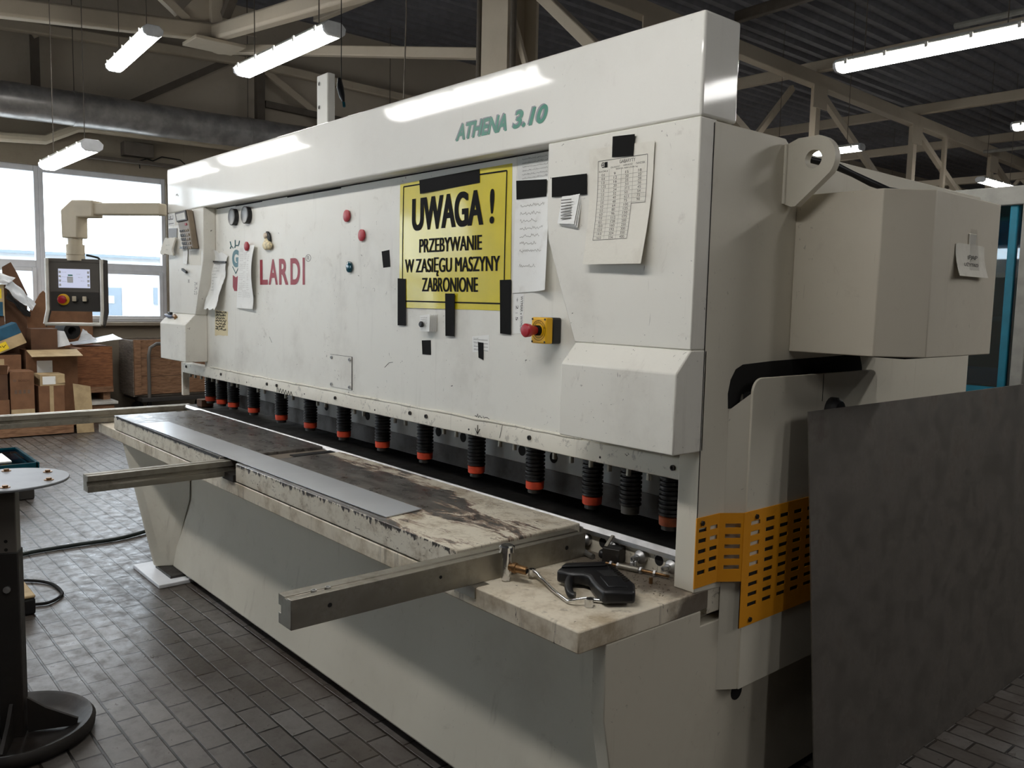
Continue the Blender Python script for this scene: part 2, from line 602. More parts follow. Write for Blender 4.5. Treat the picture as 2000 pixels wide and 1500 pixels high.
def dup(root, loc, label=None, group=None, rotz=None):
    r = root.copy()
    COL.objects.link(r)
    r.location = loc
    if rotz is not None:
        r.rotation_euler = (0, 0, rotz)
    if label:
        r['label'] = label
    if group:
        r['group'] = group
    for ch in list(root.children):
        c = ch.copy()
        COL.objects.link(c)
        c.parent = r
        for g in list(ch.children):
            d = g.copy()
            COL.objects.link(d)
            d.parent = c
    return r

def struct(name, mb, m, bevel=0.0):
    return obj(name, mb, m, bevel=bevel, kind='structure')

_txt = {}
def text_mesh(body, bold=0.0, shear=0.0):
    k = (body, bold, shear)
    if k in _txt:
        return _txt[k]
    cu = bpy.data.curves.new('t', 'FONT')
    cu.body = body
    cu.size = 1.0
    cu.offset = bold
    cu.shear = shear
    cu.fill_mode = 'FRONT'
    o = bpy.data.objects.new('t', cu)
    COL.objects.link(o)
    bpy.context.view_layer.update()
    dg = bpy.context.evaluated_depsgraph_get()
    me = bpy.data.meshes.new_from_object(o.evaluated_get(dg))
    bpy.data.objects.remove(o)
    bpy.data.curves.remove(cu)
    _txt[k] = me
    return me

def text(mb, body, org, ex, ez, w=None, h=None, bold=0.0, shear=0.0, base=None):
    """lay text with lower-left at org, along ex (unit) and up ez (unit), scaled to w x h (metres)"""
    me = text_mesh(body, bold, shear)
    if not len(me.vertices):
        return mb
    xs = [v.co.x for v in me.vertices]; ys = [v.co.y for v in me.vertices]
    x0, x1 = min(xs), max(xs)
    y0, y1 = (min(ys), max(ys)) if base is None else base
    sx = (w / (x1 - x0)) if w else None
    sy = (h / (y1 - y0)) if h else None
    sx = sx or sy
    sy = sy or sx
    ex = Vector(ex); ez = Vector(ez); en = ex.cross(ez)
    org = Vector(org)
    m = Matrix(((ex.x * sx, ez.x * sy, en.x, 0), (ex.y * sx, ez.y * sy, en.y, 0), (ex.z * sx, ez.z * sy, en.z, 0), (0, 0, 0, 1)))
    m = Matrix.Translation(org) @ m @ Matrix.Translation((-x0, -y0, 0))
    return mb.mesh(me, m)

EX = (1, 0, 0); EZ = (0, 0, 1); EY = (0, 1, 0)
CAPS = (0.0, 0.70)

def squiggle(mb, org, ex, ez, w, h, seed=0, th=None, words=2, en=None):
    """illegible pen or print marks: a jittering ribbon"""
    r = random.Random(seed)
    ex = Vector(ex); ez = Vector(ez); org = Vector(org)
    th = th or h * .16
    x = 0.0
    n = max(6, int(w / (h * .32)))
    pts = []
    for k in range(n + 1):
        pts.append((w * k / n, (h * (r.random() if k % 2 else r.random() * .5))))
    brk = {int(n * (i + 1) / (words + 0.0)) for i in range(words - 1)}
    for k in range(n):
        if k in brk:
            continue
        p, q = pts[k], pts[k + 1]
        dx, dz = q[0] - p[0], q[1] - p[1]
        L = math.hypot(dx, dz) or 1
        nx, nz = -dz / L * th / 2, dx / L * th / 2
        c = [(p[0] - nx, p[1] - nz), (q[0] - nx, q[1] - nz), (q[0] + nx, q[1] + nz), (p[0] + nx, p[1] + nz)]
        mb.add([org + ex * a + ez * b2 for a, b2 in c], [(0, 1, 2, 3)])
    return mb

def boldtext(mb, body, org, ex, ez, w, h, base=None, b=0.022, sh=0.024):
    """heavy condensed face: three overlaid copies, so no counter closes up"""
    e = Vector(ex)
    d = w * sh * 4.0 / max(1, len(body))
    for k in (-1, 0, 1):
        text(mb, body, Vector(org) + e * (d + d * k), ex, ez, w - 2 * d, h, b, 0.0, base)
    return mb

# ================================================================== SETTING
XW, XE, YS, YN, ZC = -6.6, 15.0, -8.0, 30.0, 5.75
struct('floor', MB().box(XW - 0.3, XE + 0.3, YS - 0.3, YN + 0.3, -0.2, 0.0), 'floor')
WZ0, WZ1, WY0, WY1 = 1.20, 3.18, -7.24, 2.21
wl = MB()
wl.box(XW - 0.3, XW, YS, YN, 0, WZ0)
wl.box(XW - 0.3, XW, YS, YN, WZ1, 3.85)
wl.box(XW - 0.3, XW, YS, WY0, WZ0, WZ1)
wl.box(XW - 0.3, XW, WY1, YN, WZ0, WZ1)
struct('wall_left', wl, 'wall')
struct('wall_left_upper', MB().box(XW - 0.3, XW, YS, YN, 3.85, ZC), 'wallup')
struct('wall_right', MB().box(XE, XE + 0.3, YS, YN, 0, ZC), 'wallfar')
FX0, FX1 = -3.2, -0.05
struct('wall_front', MB().box(XW, XE, YS - 0.3, YS, 0, WZ0).box(XW, XE, YS - 0.3, YS, WZ1, ZC).box(XW, FX0, YS - 0.3, YS, WZ0, WZ1).box(FX1, XE, YS - 0.3, YS, WZ0, WZ1), 'wallfar')
struct('wall_back', MB().box(XW, XE, YN, YN + 0.3, 0, ZC), 'wallup')
struct('trim_1', MB().box(XW, XW + 0.13, WY0 - .1, WY1 + .06, WZ0 - 0.05, WZ0 - 0.005), 'wall', bevel=0.006)
struct('trim_2', MB().box(XW, XW + 0.10, YS, YN, 3.80, 3.88), 'trussdark', bevel=0.006)
# trapezoidal roof deck: one pressed sheet with ribs along Y
dk = MB()
prof = []
x = XW - 0.3
while x < XE + 0.3:
    prof += [(x, ZC), (x + 0.10, ZC), (x + 0.135, ZC + 0.07), (x + 0.245, ZC + 0.07), (x + 0.28, ZC)]
    x += 0.28
poly = prof + [(prof[-1][0], ZC + 0.2), (prof[0][0], ZC + 0.2)]
for i in range(len(prof) - 1):
    (xa, za), (xb, zb) = prof[i], prof[i + 1]
    if abs(xb - xa) < 1e-6:
        continue
    dk.add([(xa, YS - .3, za), (xb, YS - .3, zb), (xb, YN + .3, zb), (xa, YN + .3, za)], [(3, 2, 1, 0)])
dk.box(XW - 0.3, XE + 0.3, YS - .3, YN + .3, ZC + 0.09, ZC + 0.15)
struct('ceiling', dk, 'deck')

# windows: four units in the long opening, two unseen ones added for fill light
def window(n, y0, y1, front=False):
    f = MB()
    d0, d1 = XW - 0.12, XW - 0.04
    t = 0.055
    zt0, zt1 = 1.865, 2.005
    f.box(d0, d1, y0, y0 + t, WZ0, WZ1).box(d0, d1, y1 - t, y1, WZ0, WZ1)
    f.box(d0, d1, y0 + t, y1 - t, WZ0, WZ0 + 0.045).box(d0, d1, y0 + t, y1 - t, WZ1 - 0.075, WZ1)
    f.box(d0, d1, y0 + t, y1 - t, zt0 + .03, zt1 - .02)
    # front-wall units are the same joinery turned to face that wall
    TM = Matrix(((0, 1, 0, 0), (1, 0, 0, YS - XW), (0, 0, 1, 0), (0, 0, 0, 1))) if front else Matrix()
    o = obj('window_%d' % n, f.xf(TM), 'upvc', bevel=0.006, kind='structure')
    # opening lower sash
    s = MB()
    e0, e1 = XW - 0.10, XW - 0.02
    s.box(e0, e1, y0 + t, y0 + t + .05, WZ0 + .03, zt0 + .03).box(e0, e1, y1 - t - .05, y1 - t, WZ0 + .03, zt0 + .03)
    s.box(e0, e1, y0 + t + .05, y1 - t - .05, WZ0 + .03, WZ0 + .08).box(e0, e1, y0 + t + .05, y1 - t - .05, zt0 - .02, zt0 + .03)
    obj('sash', s.xf(TM), 'upvc', o, bevel=0.005)
    obj('pane', MB().box(XW - .085, XW - .08, y0 + t, y1 - t, zt1 - .02, WZ1 - .075).xf(TM), 'glass', o)
    obj('pane', MB().box(XW - .065, XW - .06, y0 + t + .05, y1 - t - .05, WZ0 + .08, zt0 - .02).xf(TM), 'glass', o)
    return o
for i, a in enumerate((-7.24, -5.665, -4.09, -2.515, -0.94, 0.635)):
    window(i + 1, a, a + 1.575)
for i in range(2):  # unseen pair in the front wall, added for soft fill
    window(i + 7, FX0 + i * 1.575, FX0 + (i + 1) * 1.575, True)

# outside: white neighbouring building with a pale door and yard
yard = MB().box(-32, XW - 0.35, -30, 26, -0.25, -0.05).box(XW - 0.35, 16, -30, YS - 0.35, -0.25, -0.05)
tag(obj('paved_yard', yard, 'outground', kind='structure'), 'pale concrete yard outside the windows', 'yard')
b = thing('building', 'white rendered building seen outside through the windows', 'building', (-18, 6, -0.05))
obj('wall', MB().box(-20, -14, -12, 22, -0.05, 2.34), 'outside', b)
obj('roof_edge', MB().box(-20.1, -13.9, -12, 22, 2.34, 2.40), 'outdoor', b)
dr = obj('door', MB().box(-14, -13.95, 3.05, 3.70, -0.03, 1.70), 'outdoor', b, bevel=0.01)
obj('door_window', MB().box(-13.95, -13.94, 3.28, 3.54, 1.36, 1.52), 'lampbody', dr)
obj('door_frame', MB().box(-14, -13.94, 3.70, 3.80, -0.03, 1.74), 'outside', b)
obj('small_window', MB().box(-14, -13.96, 4.38, 4.80, 1.35, 1.72), 'outdoor', b)

# ================================================================== ROOF STEEL
def hanger(mb, x, y, z0, z1):
    return mb.cyl((x, y, z0), (x, y, z1), 0.004, 6)

# knee-braced truss left of the machine
tr = thing('roof_truss', 'pale tubular roof truss with plated corner joint, upper left', 'roof truss', (-4.3, 2.02, 4.3))
obj('chord', MB().bar((-4.3, -7.5, 3.62), (-4.3, 2.12, 4.61), 0.16, 0.19), 'truss', tr, bevel=0.03)
obj('chord', MB().bar((-4.35, 2.02, 4.60), (2.6, 2.02, 3.86), 0.15, 0.17), 'truss', tr, bevel=0.03)
obj('post', MB().box(-4.37, -4.23, 1.95, 2.09, 4.62, ZC), 'truss', tr, bevel=0.01)
obj('gusset_plate', MB().prism([(1.52, 4.62), (2.52, 4.66), (2.10, 5.1), (1.94, 5.1)], 'x', -4.31, -4.29), 'truss', tr)
obj('joint_plate', MB().box(-4.52, -4.08, 1.72, 2.30, 4.44, 4.48), 'truss', tr, bevel=0.008)
obj('diagonal', MB().bar((-4.3, 1.7, 4.66), (-4.3, 0.2, ZC), 0.09, 0.09), 'truss', tr)
obj('diagonal', MB().bar((-4.0, 2.02, 4.72), (-2.5, 2.02, ZC), 0.09, 0.09), 'trussdark', tr)
tb = thing('wall_truss', 'slender ivory truss high along the window wall', 'roof truss', (-6.35, 2, 4.1))
obj('chord', MB().bar((-6.35, -4, 4.55), (-6.35, 3.25, 4.92), 0.12, 0.13), 'truss', tb, bevel=0.02)
obj('chord', MB().bar((-6.35, 3.25, 4.92), (-6.35, 9.0, 4.80), 0.12, 0.13), 'truss', tb, bevel=0.02)
obj('post', MB().bar((-6.45, 0.60, 3.9), (-6.45, 0.60, 4.75), 0.09, 0.09), 'trussdark', tb)
obj('post', MB().bar((-6.45, 3.52, 3.9), (-6.45, 3.52, 4.9), 0.12, 0.10), 'trussdark', tb)
obj('diagonal', MB().bar((-6.45, 3.10, 4.93), (-6.45, 1.2, 3.78), 0.05, 0.09), 'trussdark', tb)
obj('diagonal', MB().bar((-6.45, 3.6, 4.87), (-6.45, 5.2, 3.95), 0.05, 0.10), 'truss', tb)
obj('diagonal', MB().bar((-6.4, 0.62, 4.7), (-6.4, 0.2, 5.3), 0.05, 0.07), 'truss', tb)
obj('lower_rail', MB().bar((-6.45, 3.6, 4.40), (-6.45, 9.0, 4.20), 0.08, 0.09), 'trussdark', tb)

# column behind the machine with pipe bundle
c = thing('steel_column', 'beige steel roof column rising behind the machine', 'column', (-1.02, 3.6, 0))
obj('flange', MB().box(-1.22, -0.82, 3.5, 3.53, 0, ZC), 'truss', c)
obj('flange', MB().box(-1.22, -0.82, 3.87, 3.90, 0, ZC), 'truss', c)
obj('web', MB().box(-1.04, -1.0, 3.53, 3.87, 0, ZC), 'truss', c)
obj('conduit', MB().cyl((-0.76, 3.52, 1.0), (-0.76, 3.52, ZC), 0.03, 10), 'trussdark', c)
obj('conduit', MB().cyl((-1.28, 3.52, 1.0), (-1.28, 3.52, ZC), 0.03, 10), 'trussdark', c)

def strut(name, label, p, q, w, h, m='truss', cat='roof beam'):
    return tag(obj(name, MB().bar(p, q, w, h), m, bevel=min(w, h) * .12), label, cat)
strut('bracing_rod', 'thin grey flat brace leaning right of the column', (-0.93, 3.6, 4.50), (-0.29, 3.6, 2.98), 0.04, 0.06)
strut('roof_brace', 'sloping beige brace above the lettered end of the machine', (-0.82, 3.6, 4.76), (1.25, 3.6, 2.97), 0.10, 0.11)
strut('tie_beam', 'low beige tie beam behind the machine right of the column', (-0.82, 3.7, 2.9), (1.45, 3.7, 2.9), 0.12, 0.14)
strut('tie_beam', 'horizontal beige tie beam reaching the column from the left', (-5.0, 2.3, 4.62), (-1.1, 3.7, 4.06), 0.10, 0.11)
strut('roof_purlin', 'pale purlin crossing the dark roof left of the column', (-4.3, 3.3, 5.06), (4.0, 3.9, 5.1), 0.09, 0.12)
strut('roof_purlin', 'purlin high above the right end of the machine', (-1.3, 7.85, 5.40), (9, 7.2, 5.42), 0.10, 0.14, 'trussdark')
for k, (y, z, lab) in enumerate(((10.4, 5.3, 'nearest of the three long purlins under the right roof'),
                                 (13.85, 5.2, 'middle of the three long purlins under the right roof'),
                                 (17.2, 5.15, 'farthest of the three long purlins under the right roof'))):
    strut('roof_purlin', lab, (-6, y, z), (XE, y, z), 0.12, 0.17, 'truss')

# long truss running away on the right
t2 = thing('roof_truss', 'long beige truss with hanging posts receding behind the lifting lug', 'roof truss', (-1.55, 12, 3))
obj('chord', MB().bar((-1.55, 4.2, 5.24), (-1.55, 28, 4.62), 0.16, 0.20), 'truss', t2, bevel=0.012)
obj('chord', MB().bar((-1.55, 4.2, 3.2), (-1.55, 28, 3.2), 0.14, 0.16), 'truss', t2, bevel=0.012)
ys = [6.4, 10.36, 13.71, 17.3, 21, 25]
zt = lambda y: 5.24 - (y - 4.2) / 23.8 * 0.62
for i, y in enumerate(ys):
    obj('post', MB().bar((-1.55, y, 3.25), (-1.55, y, zt(y) - .08), 0.10, 0.13, (0, 1, 0)), 'truss', t2)
    obj('node_plate', MB().box(-1.49, -1.47, y - .2, y + .2, zt(y) - .42, zt(y) + .02), 'truss', t2)
    if i < len(ys) - 1:
        y2 = ys[i + 1]
        obj('diagonal', MB().bar((-1.55, y + .1, zt(y) - .15), (-1.55, y + (y2 - y) * .95, 3.3), 0.08, 0.10), 'truss', t2)
obj('brace', MB().bar((-1.7, 9.93, 4.93), (-1.7, 8.3, 3.4), 0.06, 0.09), 'truss', t2)
obj('post', MB().bar((-1.5, 14.93, 3.3), (-1.5, 14.93, 4.9), 0.07, 0.09, (0, 1, 0)), 'truss', t2)

t3 = thing('roof_truss', 'far grey cross truss under the right roof', 'roof truss', (2, 20, 3.5))
obj('chord', MB().bar((-6, 20, 4.75), (XE, 20, 4.75), 0.16, 0.16), 'truss', t3)
obj('chord', MB().bar((-6, 20, 3.75), (XE, 20, 3.75), 0.14, 0.14), 'truss', t3)
for k in range(14):
    xx = -5.5 + k * 1.45
    obj('diagonal', MB().bar((xx, 20, 3.8), (xx + .72, 20, 4.7), 0.07, 0.07), 'truss', t3)
    obj('diagonal', MB().bar((xx + .72, 20, 4.7), (xx + 1.45, 20, 3.8), 0.07, 0.07), 'truss', t3)

for lab, p, q in (('thin grey pipe under the purlins, right of the long lamp', (1.2, 8.6, 4.9), (14, 8.6, 4.95)),
                  ('thin grey pipe running under the far roof on the right', (-1.2, 16, 4.7), (14, 16, 4.7))):
    tag(obj('roof_pipe', MB().cyl(p, q, .035, 10), 'railgrey'), lab, 'pipe')

# foil-wrapped air duct along the window wall
d = thing('air_duct', 'round foil wrapped air duct along the window wall', 'duct', (-5.9, 2, 3.6))
dm = MB()
rs = []
random.seed(3)
n = 26
for k in range(66):
    y = -4.5 + k * 0.2
    r0 = 0.205 + random.uniform(-.004, .004)
    rs.append([(-5.9 + math.cos(2 * PI * i / n) * (r0 + random.uniform(-.003, .003)), y, 3.80 + (y * 0.012) + math.sin(2 * PI * i / n) * (r0 + random.uniform(-.003, .003))) for i in range(n)])
dm.rings(rs)
obj('duct_pipe', dm, 'duct', d, smooth=60)
for y in (-2.0, 0.9, 3.1, 5.4):
    obj('band', MB().lathe((-5.9, y - .02, 3.80 + y * .012), EY, [(0, .212), (.04, .212)], 26), 'duct', d)
    obj('hanger_wire', MB().cyl((-5.9, y, 4.0), (-5.9, y, ZC), 0.006, 6), 'trussdark', d)
tp = MB().tube([(-6.42, -3, 3.40), (-6.42, 0.2, 3.45), (-6.42, .68, 3.48), (-6.42, .82, 3.56), (-6.42, 1.05, 3.68), (-6.42, 1.2, 3.70), (-6.42, 7, 3.74)], 0.06, 10)
tag(obj('wall_pipe', tp, 'pipe'), 'cream pipe bending under the duct on the window wall', 'pipe')
ct = MB().box(-6.58, -6.46, 1.15, 9, 3.33, 3.37)
tag(obj('cable_tray', ct, 'trussdark'), 'dark perforated cable tray above the windows', 'cable tray')
jb = MB().box(-6.6, -6.42, 1.62, 2.0, 3.42, 3.60)
tag(obj('junction_box', jb, 'trussdark', bevel=.01), 'dark junction box on the wall under the duct', 'junction box')
wc = MB().tube([(-6.58, 1.86, 3.28), (-6.57, 1.85, 3.38), (-6.57, 1.95, 3.42), (-6.57, 2.03, 3.40), (-6.57, 2.15, 3.47), (-6.57, 2.4, 3.46), (-6.57, 2.6, 3.3)], 0.008, 6)
tag(obj('wall_cable', wc, 'dark'), 'thin loose cable looping on the wall beside the beam', 'cable')

# ================================================================== LAMPS (twin-tube weatherproof battens)
def batten(x, y, z, L=1.55, label='', group=None, rotz=0.0):
    t = thing('fluorescent_light', label, 'ceiling light', (x, y, z), rotz, group)
    h = L / 2
    prof_b = [(-.085, .045), (-.085, .06), (-.05, .09), (.05, .09), (.085, .06), (.085, .045)]
    bd = MB().prism(prof_b, 'x', -h, h)
    bd = MB().prism(prof_b, 'x', -h + .03, h - .03)
    obj('housing', bd, 'lampbody', t, bevel=.006, local=True)
    pd = []
    for (yy, zz) in [(-.088, .045), (-.08, .012), (-.05, -.012), (-.012, -.016), (0, -.010), (.012, -.016), (.05, -.012), (.08, .012), (.088, .045)]:
        pd.append((yy, zz))
    obj('diffuser', MB().prism(pd, 'x', -h + .03, h - .03), 'lamp', t, local=True, smooth=60)
    for s in (-1, 1):
        pc = [(-.088, .05), (-.082, .010), (-.05, -.014), (.05, -.014), (.082, .010), (.088, .05), (.05, .085), (-.05, .085)]
        e = MB().prism(pc, 'x', s * h - (.03 if s > 0 else 0), s * h + (.03 if s < 0 else 0))
        obj('end_cap', e, 'foil', t, bevel=.006, local=True)
        obj('hanger', MB().cyl((s * h * .7, 0, .105), (s * h * .7, 0, ZC - z), .004, 6), 'trussdark', t, local=True)
    cl = MB()
    for k in range(5):
        xx = -h + .12 + k * (L - .24) / 4
        cl.box(xx - .012, xx + .012, -.097, -.086, .025, .065)
        cl.box(xx - .012, xx + .012, .086, .097, .025, .065)
    obj('clips', cl, 'lampbody', t, local=True)
    return t
L0 = batten(-0.56, 1.08, 3.41, label='lit batten with grey end cap above the left part of the machine')
B = lambda x, y, z, lab, g=None, r=None: dup(L0, (x, y, z), lab, g, r)
B(-3.03, 0.72, 3.85, 'lit batten hanging in front of the corner joint, upper left', r=math.radians(-4))
B(-2.85, 0.10, 2.77, 'lowest lit batten hanging in front of the right window')
B(2.56, 4.98, 3.60, 'long bright batten at the upper right of the hall')
B(2.36, 9.5, 3.80, 'lit batten below the long bright one at the right edge')
B(-1.10, 9.55, 3.80, 'lit batten glowing just behind the lifting lug')
B(-0.32, 14.4, 3.80, 'far lit batten seen end on above the rear cabinet', r=PI / 2)
g = 'battens in the row above the operator side'
for x in (-5.1, -3.2, -1.35, 1.45, 4.1):
    B(x, -1.27, 2.80, 'lit batten hung in the row before the machine front', g)
g = 'battens in the rest of the hall'
for x, y, z in ((4.6, 9.5, 3.8), (8.0, 5.0, 3.6), (8, 1.8, 3.6), (3, 14.4, 3.8), (7, 14.4, 3.8), (-4.5, 14.4, 3.8), (1, 19, 4), (6, 19, 4), (-4.5, 18, 4), (-2, 24, 4.2), (5, 24.5, 4.2), (-4.4, 6.5, 3.9),  # rearmost pair and the left one before them, added to lighten far roof
                (6.1, 2.68, 2.95), (9.0, -0.4, 3.3)):  # the last one added as fill for the machine's right side
    B(x, y, z, 'lit batten away from the machine, in a set with added fill lights', g)

# ================================================================== THE SHEAR
mc = thing('guillotine_shear', 'long white sheet metal guillotine shear filling the hall', 'machine', (2.09, 0.6, 0))
XR = 4.18
# main solid body behind the front
obj('body', MB().box(0.04, 4.10, 0.62, 1.86, 0.04, 2.05), 'side', mc, bevel=.01)
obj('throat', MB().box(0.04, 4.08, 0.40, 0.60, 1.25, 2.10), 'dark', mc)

# upper beam
bm_ = obj('upper_beam', MB().box(0.0, XR, 0.0, 0.163, 2.11, 2.387), 'beam', mc, bevel=.008, seg=3)
# model lettering on the beam
def italic(body, x0, x1, z0, z1, y, m, bold, parent, name, dx=0.0, dz=0.0):
    mb = MB()
    text(mb, body, (x0 + dx, y, z0 + dz), EX, EZ, x1 - x0, z1 - z0, bold, 0.28)
    return obj(name, mb, m, parent, fix=False)
for nm, yy, m, dx, dz in (('letter_outline', -0.0006, 'shadowink', -.006, .004), ('lettering', -0.0012, 'greenink', 0, 0)):
    italic('ATHENA', 3.078, 3.368, 2.178, 2.236, yy, m, 0.035 if nm == 'lettering' else 0.045, bm_, nm, dx, dz)
    italic('3.10', 3.398, 3.572, 2.178, 2.236, yy, m, 0.035 if nm == 'lettering' else 0.045, bm_, nm, dx, dz)
tx = MB()
squiggle(tx, (0.155, -.0008, 2.206), EX, EZ, 0.045, 0.026, 3, .006, 1)
obj('faint_mark', tx, 'inklight', bm_, fix=False)

# recessed front panel
pn = obj('front_panel', MB().box(0.40, 3.80, 0.075, 0.098, 1.150, 2.125), 'white', mc, bevel=.003)
gap = MB().box(0.62, 3.57, 0.0738, 0.0748, 2.1035, 2.1085).box(0.9, 1.25, 0.0738, 0.0748, 2.1005, 2.1035).box(1.55, 2.1, 0.0738, 0.0748, 2.099, 2.1035)
obj('painted_shade_strip', gap, 'dark', pn)  # black strip painted for the shade in the crease under the beam

# end covers
def end_cover(sgn):
    mb = MB()
    f = (lambda x: x) if sgn > 0 else (lambda x: XR - x)
    top = [(f(3.577), 2.109), (f(4.179), 2.109), (f(4.179), 1.475), (f(3.722), 1.475), (f(3.588), 1.80), (f(3.580), 1.86)]
    mb.prism(top, 'y', 0.0, 0.0745)
    o = obj('end_cover', mb, 'cover', mc, bevel=.004)
    lo = MB().prism([(0.0, 1.475), (-0.061, 1.411), (-0.061, 1.184), (0.0745, 1.184), (0.0745, 1.475)], 'x', f(3.728), f(4.1795))
    obj('lower_box', lo, 'cover', o, bevel=.004)
    return o
ec_r = end_cover(1)
ec_l = end_cover(-1)
obj('hinge_line', MB().box(4.1795, 4.1802, .0595, .0625, 0.99, 2.10), 'dark', mc)

# clamp rail (lip) with the two posts
lip = MB().prism([(0.066, 1.088), (0.066, 1.140), (0.071, 1.152), (0.110, 1.156), (0.110, 1.088)], 'x', 0.035, 4.176)
lip.box(0.005, 0.035, 0.067, 0.11, 0.935, 1.152)
lip.prism([(4.118, 1.09), (4.118, 0.932), (4.176, 0.932), (4.176, 1.155), (4.10, 1.155), (4.10, 1.09)], 'y', 0.0665, 0.11)
rl = obj('clamp_rail', lip, 'ridge', mc, bevel=.003)
random.seed(5)
wd = MB()
pts = [(0.5 + k * .08, 0.0715 + random.uniform(-.001, .001), 1.1535 + random.uniform(-.002, .002)) for k in range(41)]
wd.tube(pts, [0.005 + random.uniform(-.001, .0015) for _ in pts], 8)
obj('caulk_bead', wd, 'ridge', rl, smooth=60)
def screw(parent, p, r=.007, axis=(0, -1, 0), m='darksteel', t=.006):
    mb = MB().lathe(p, axis, [(0, r), (t, r), (t, r * .55), (t * .4, r * .5)], 12)
    return obj('screw', mb, m, parent)
for x, z in ((.105, 1.13), (.683, 1.126), (1.319, 1.124), (1.439, 1.127), (2.068, 1.124), (2.701, 1.125), (2.818, 1.125), (3.449, 1.124), (4.083, 1.122)):
    screw(rl, (x, .066, z), .0085)
for x, z in ((1.05, 1.11), (1.75, 1.112), (2.42, 1.106), (3.1, 1.108), (3.788, 1.107)):
    obj('hole', MB().cyl((x, .0662, z), (x, .0652, z), .004, 8), 'dark', rl)
# workshop scribbles on the rail
sc = MB()
def scribble(pts, y, r=.0012):
    sc.tube([(p[0], y, p[1]) for p in pts], r, 5)
zz = [(1.45 + .0155 * k, 1.116 - (.022 if k % 2 else 0) - .0006 * k) for k in range(12)]
scribble([(1.44, 1.085 + .04), (1.44, 1.093)] , .0648)
scribble(zz, .0648)
scribble([(3.155, 1.132), (3.155, 1.095)], .0648); scribble([(3.140, 1.118), (3.155, 1.098), (3.168, 1.118)], .0648)
scribble([(3.30, 1.15), (3.285, 1.10)], .0648, .0008)
obj('scribble', sc, 'ink', rl)
sc = MB()
squiggle(sc, (3.125, .0742, 1.158), EX, EZ, .09, .017, 9, .002, 2)
for a, b2, c2, d2 in ((2.485, 1.30, 2.52, 1.323), (2.52, 1.323, 2.55, 1.327), (1.33, 1.38, 1.36, 1.35)):
    sc.tube([(a, .0745, b2), (c2, .0745, d2)], .0008, 5)
obj('scratch_marks', sc, 'ink', pn, fix=False)
sc = MB()
text(sc, 'x', (.34, -.0006, 1.668), EX, EZ, .03, .02)
text(sc, '24', (.45, -.0006, 1.652), EX, EZ, .045, .02); text(sc, '24', (.45, -.0006, 1.625), EX, EZ, .045, .02); text(sc, '2.5', (.44, -.0006, 1.598), EX, EZ, .05, .02)
obj('pencil_marks', sc, 'inkgrey', ec_l, fix=False)

# inspection plate
ap = obj('access_plate', MB().box(2.004, 2.206, 0.0722, 0.0752, 1.173, 1.328), 'white', mc, bevel=.0012)
e = MB().box(2.2055, 2.2075, .0721, .0752, 1.173, 1.328).box(2.004, 2.206, .0721, .0752, 1.327, 1.3283)
obj('plate_edge', e, 'dark', ap)
for x, z in ((2.02, 1.314), (2.19, 1.314), (2.02, 1.186), (2.19, 1.186)):
    screw(ap, (x, .0722, z), .008, m='steel')

# maker's mark: crown, letter, shield and red name
lg = MB()
text(lg, 'L', (1.218, .0738, 1.658), EX, EZ, .098, .134, .03)
text(lg, 'A', (1.325, .0738, 1.658), EX, EZ, .112, .134, .03)
text(lg, 'R', (1.452, .0738, 1.658), EX, EZ, .108, .134, .03)
text(lg, 'D', (1.583, .0738, 1.658), EX, EZ, .106, .134, .03)
text(lg, 'I', (1.717, .0738, 1.658), EX, EZ, .024, .134, .03)
nm = obj('name_lettering', lg, 'redink', mc, fix=False)
rr = MB()
rs = [[(1.778 + (math.cos(2 * PI * i / 20)) * r, .0739, 1.789 + math.sin(2 * PI * i / 20) * r * .62) for i in range(20)] for r in (.029, .025)]
rr.rings(rs, False, False)
text(rr, 'R', (1.768, .0739, 1.779), EX, EZ, .02, .02)
obj('registered_mark', rr, 'inkgrey', nm, fix=False)
em = MB()
text(em, 'G', (.843, .0738, 1.757), EX, EZ, .098, .100, .06)
emo = obj('emblem', em, 'tealink', mc, fix=False)
sh = MB().add([(.850, .0738, 1.714), (.893, .0738, 1.700), (.938, .0738, 1.714), (.940, .0738, 1.645), (.918, .0738, 1.622), (.870, .0738, 1.622), (.848, .0738, 1.645)],
              [(0, 1, 5, 6), (1, 2, 3, 4), (1, 4, 5)])
obj('shield', sh, 'redink', emo, fix=False)
cr = MB()
for pts in ([(.818, 1.905), (.833, 1.880), (.818, 1.866)], [(.833, 1.880), (.86, 1.868)], [(.884, 1.868), (.890, 1.880), (.890, 1.912)], [(.890, 1.880), (.925, 1.880)], [(.95, 1.905), (.937, 1.878), (.955, 1.868)]):
    cr.tube([(a, .0739, b2) for a, b2 in pts], .0035, 5)
cr.tube([(.848, .0739, 1.762), (.893, .0739, 1.722), (.94, .0739, 1.762)], .0022, 5)
obj('crown', cr, 'tealink', emo)

# twin pressure gauges
for x in (.896, 1.074):
    gz = obj('pressure_gauge', MB().lathe((x, .075, 2.040), (0, -1, 0), [(0, .047), (.022, .047), (.024, .044), (.024, .038), (.018, .038)], 26), 'black', mc)
    obj('dial', MB().cyl((x, .0575, 2.04), (x, .0565, 2.04), .038, 26), 'gaugeface', gz)
    obj('needle', MB().bar((x - .01, .056, 2.02), (x + .008, .056, 2.062), .003, .001), 'ink', gz)
    obj('bezel', MB().lathe((x, .054, 2.04), (0, -1, 0), [(0, .044), (.004, .048), (.006, .044), (.004, .039)], 26), 'glassclear', gz)

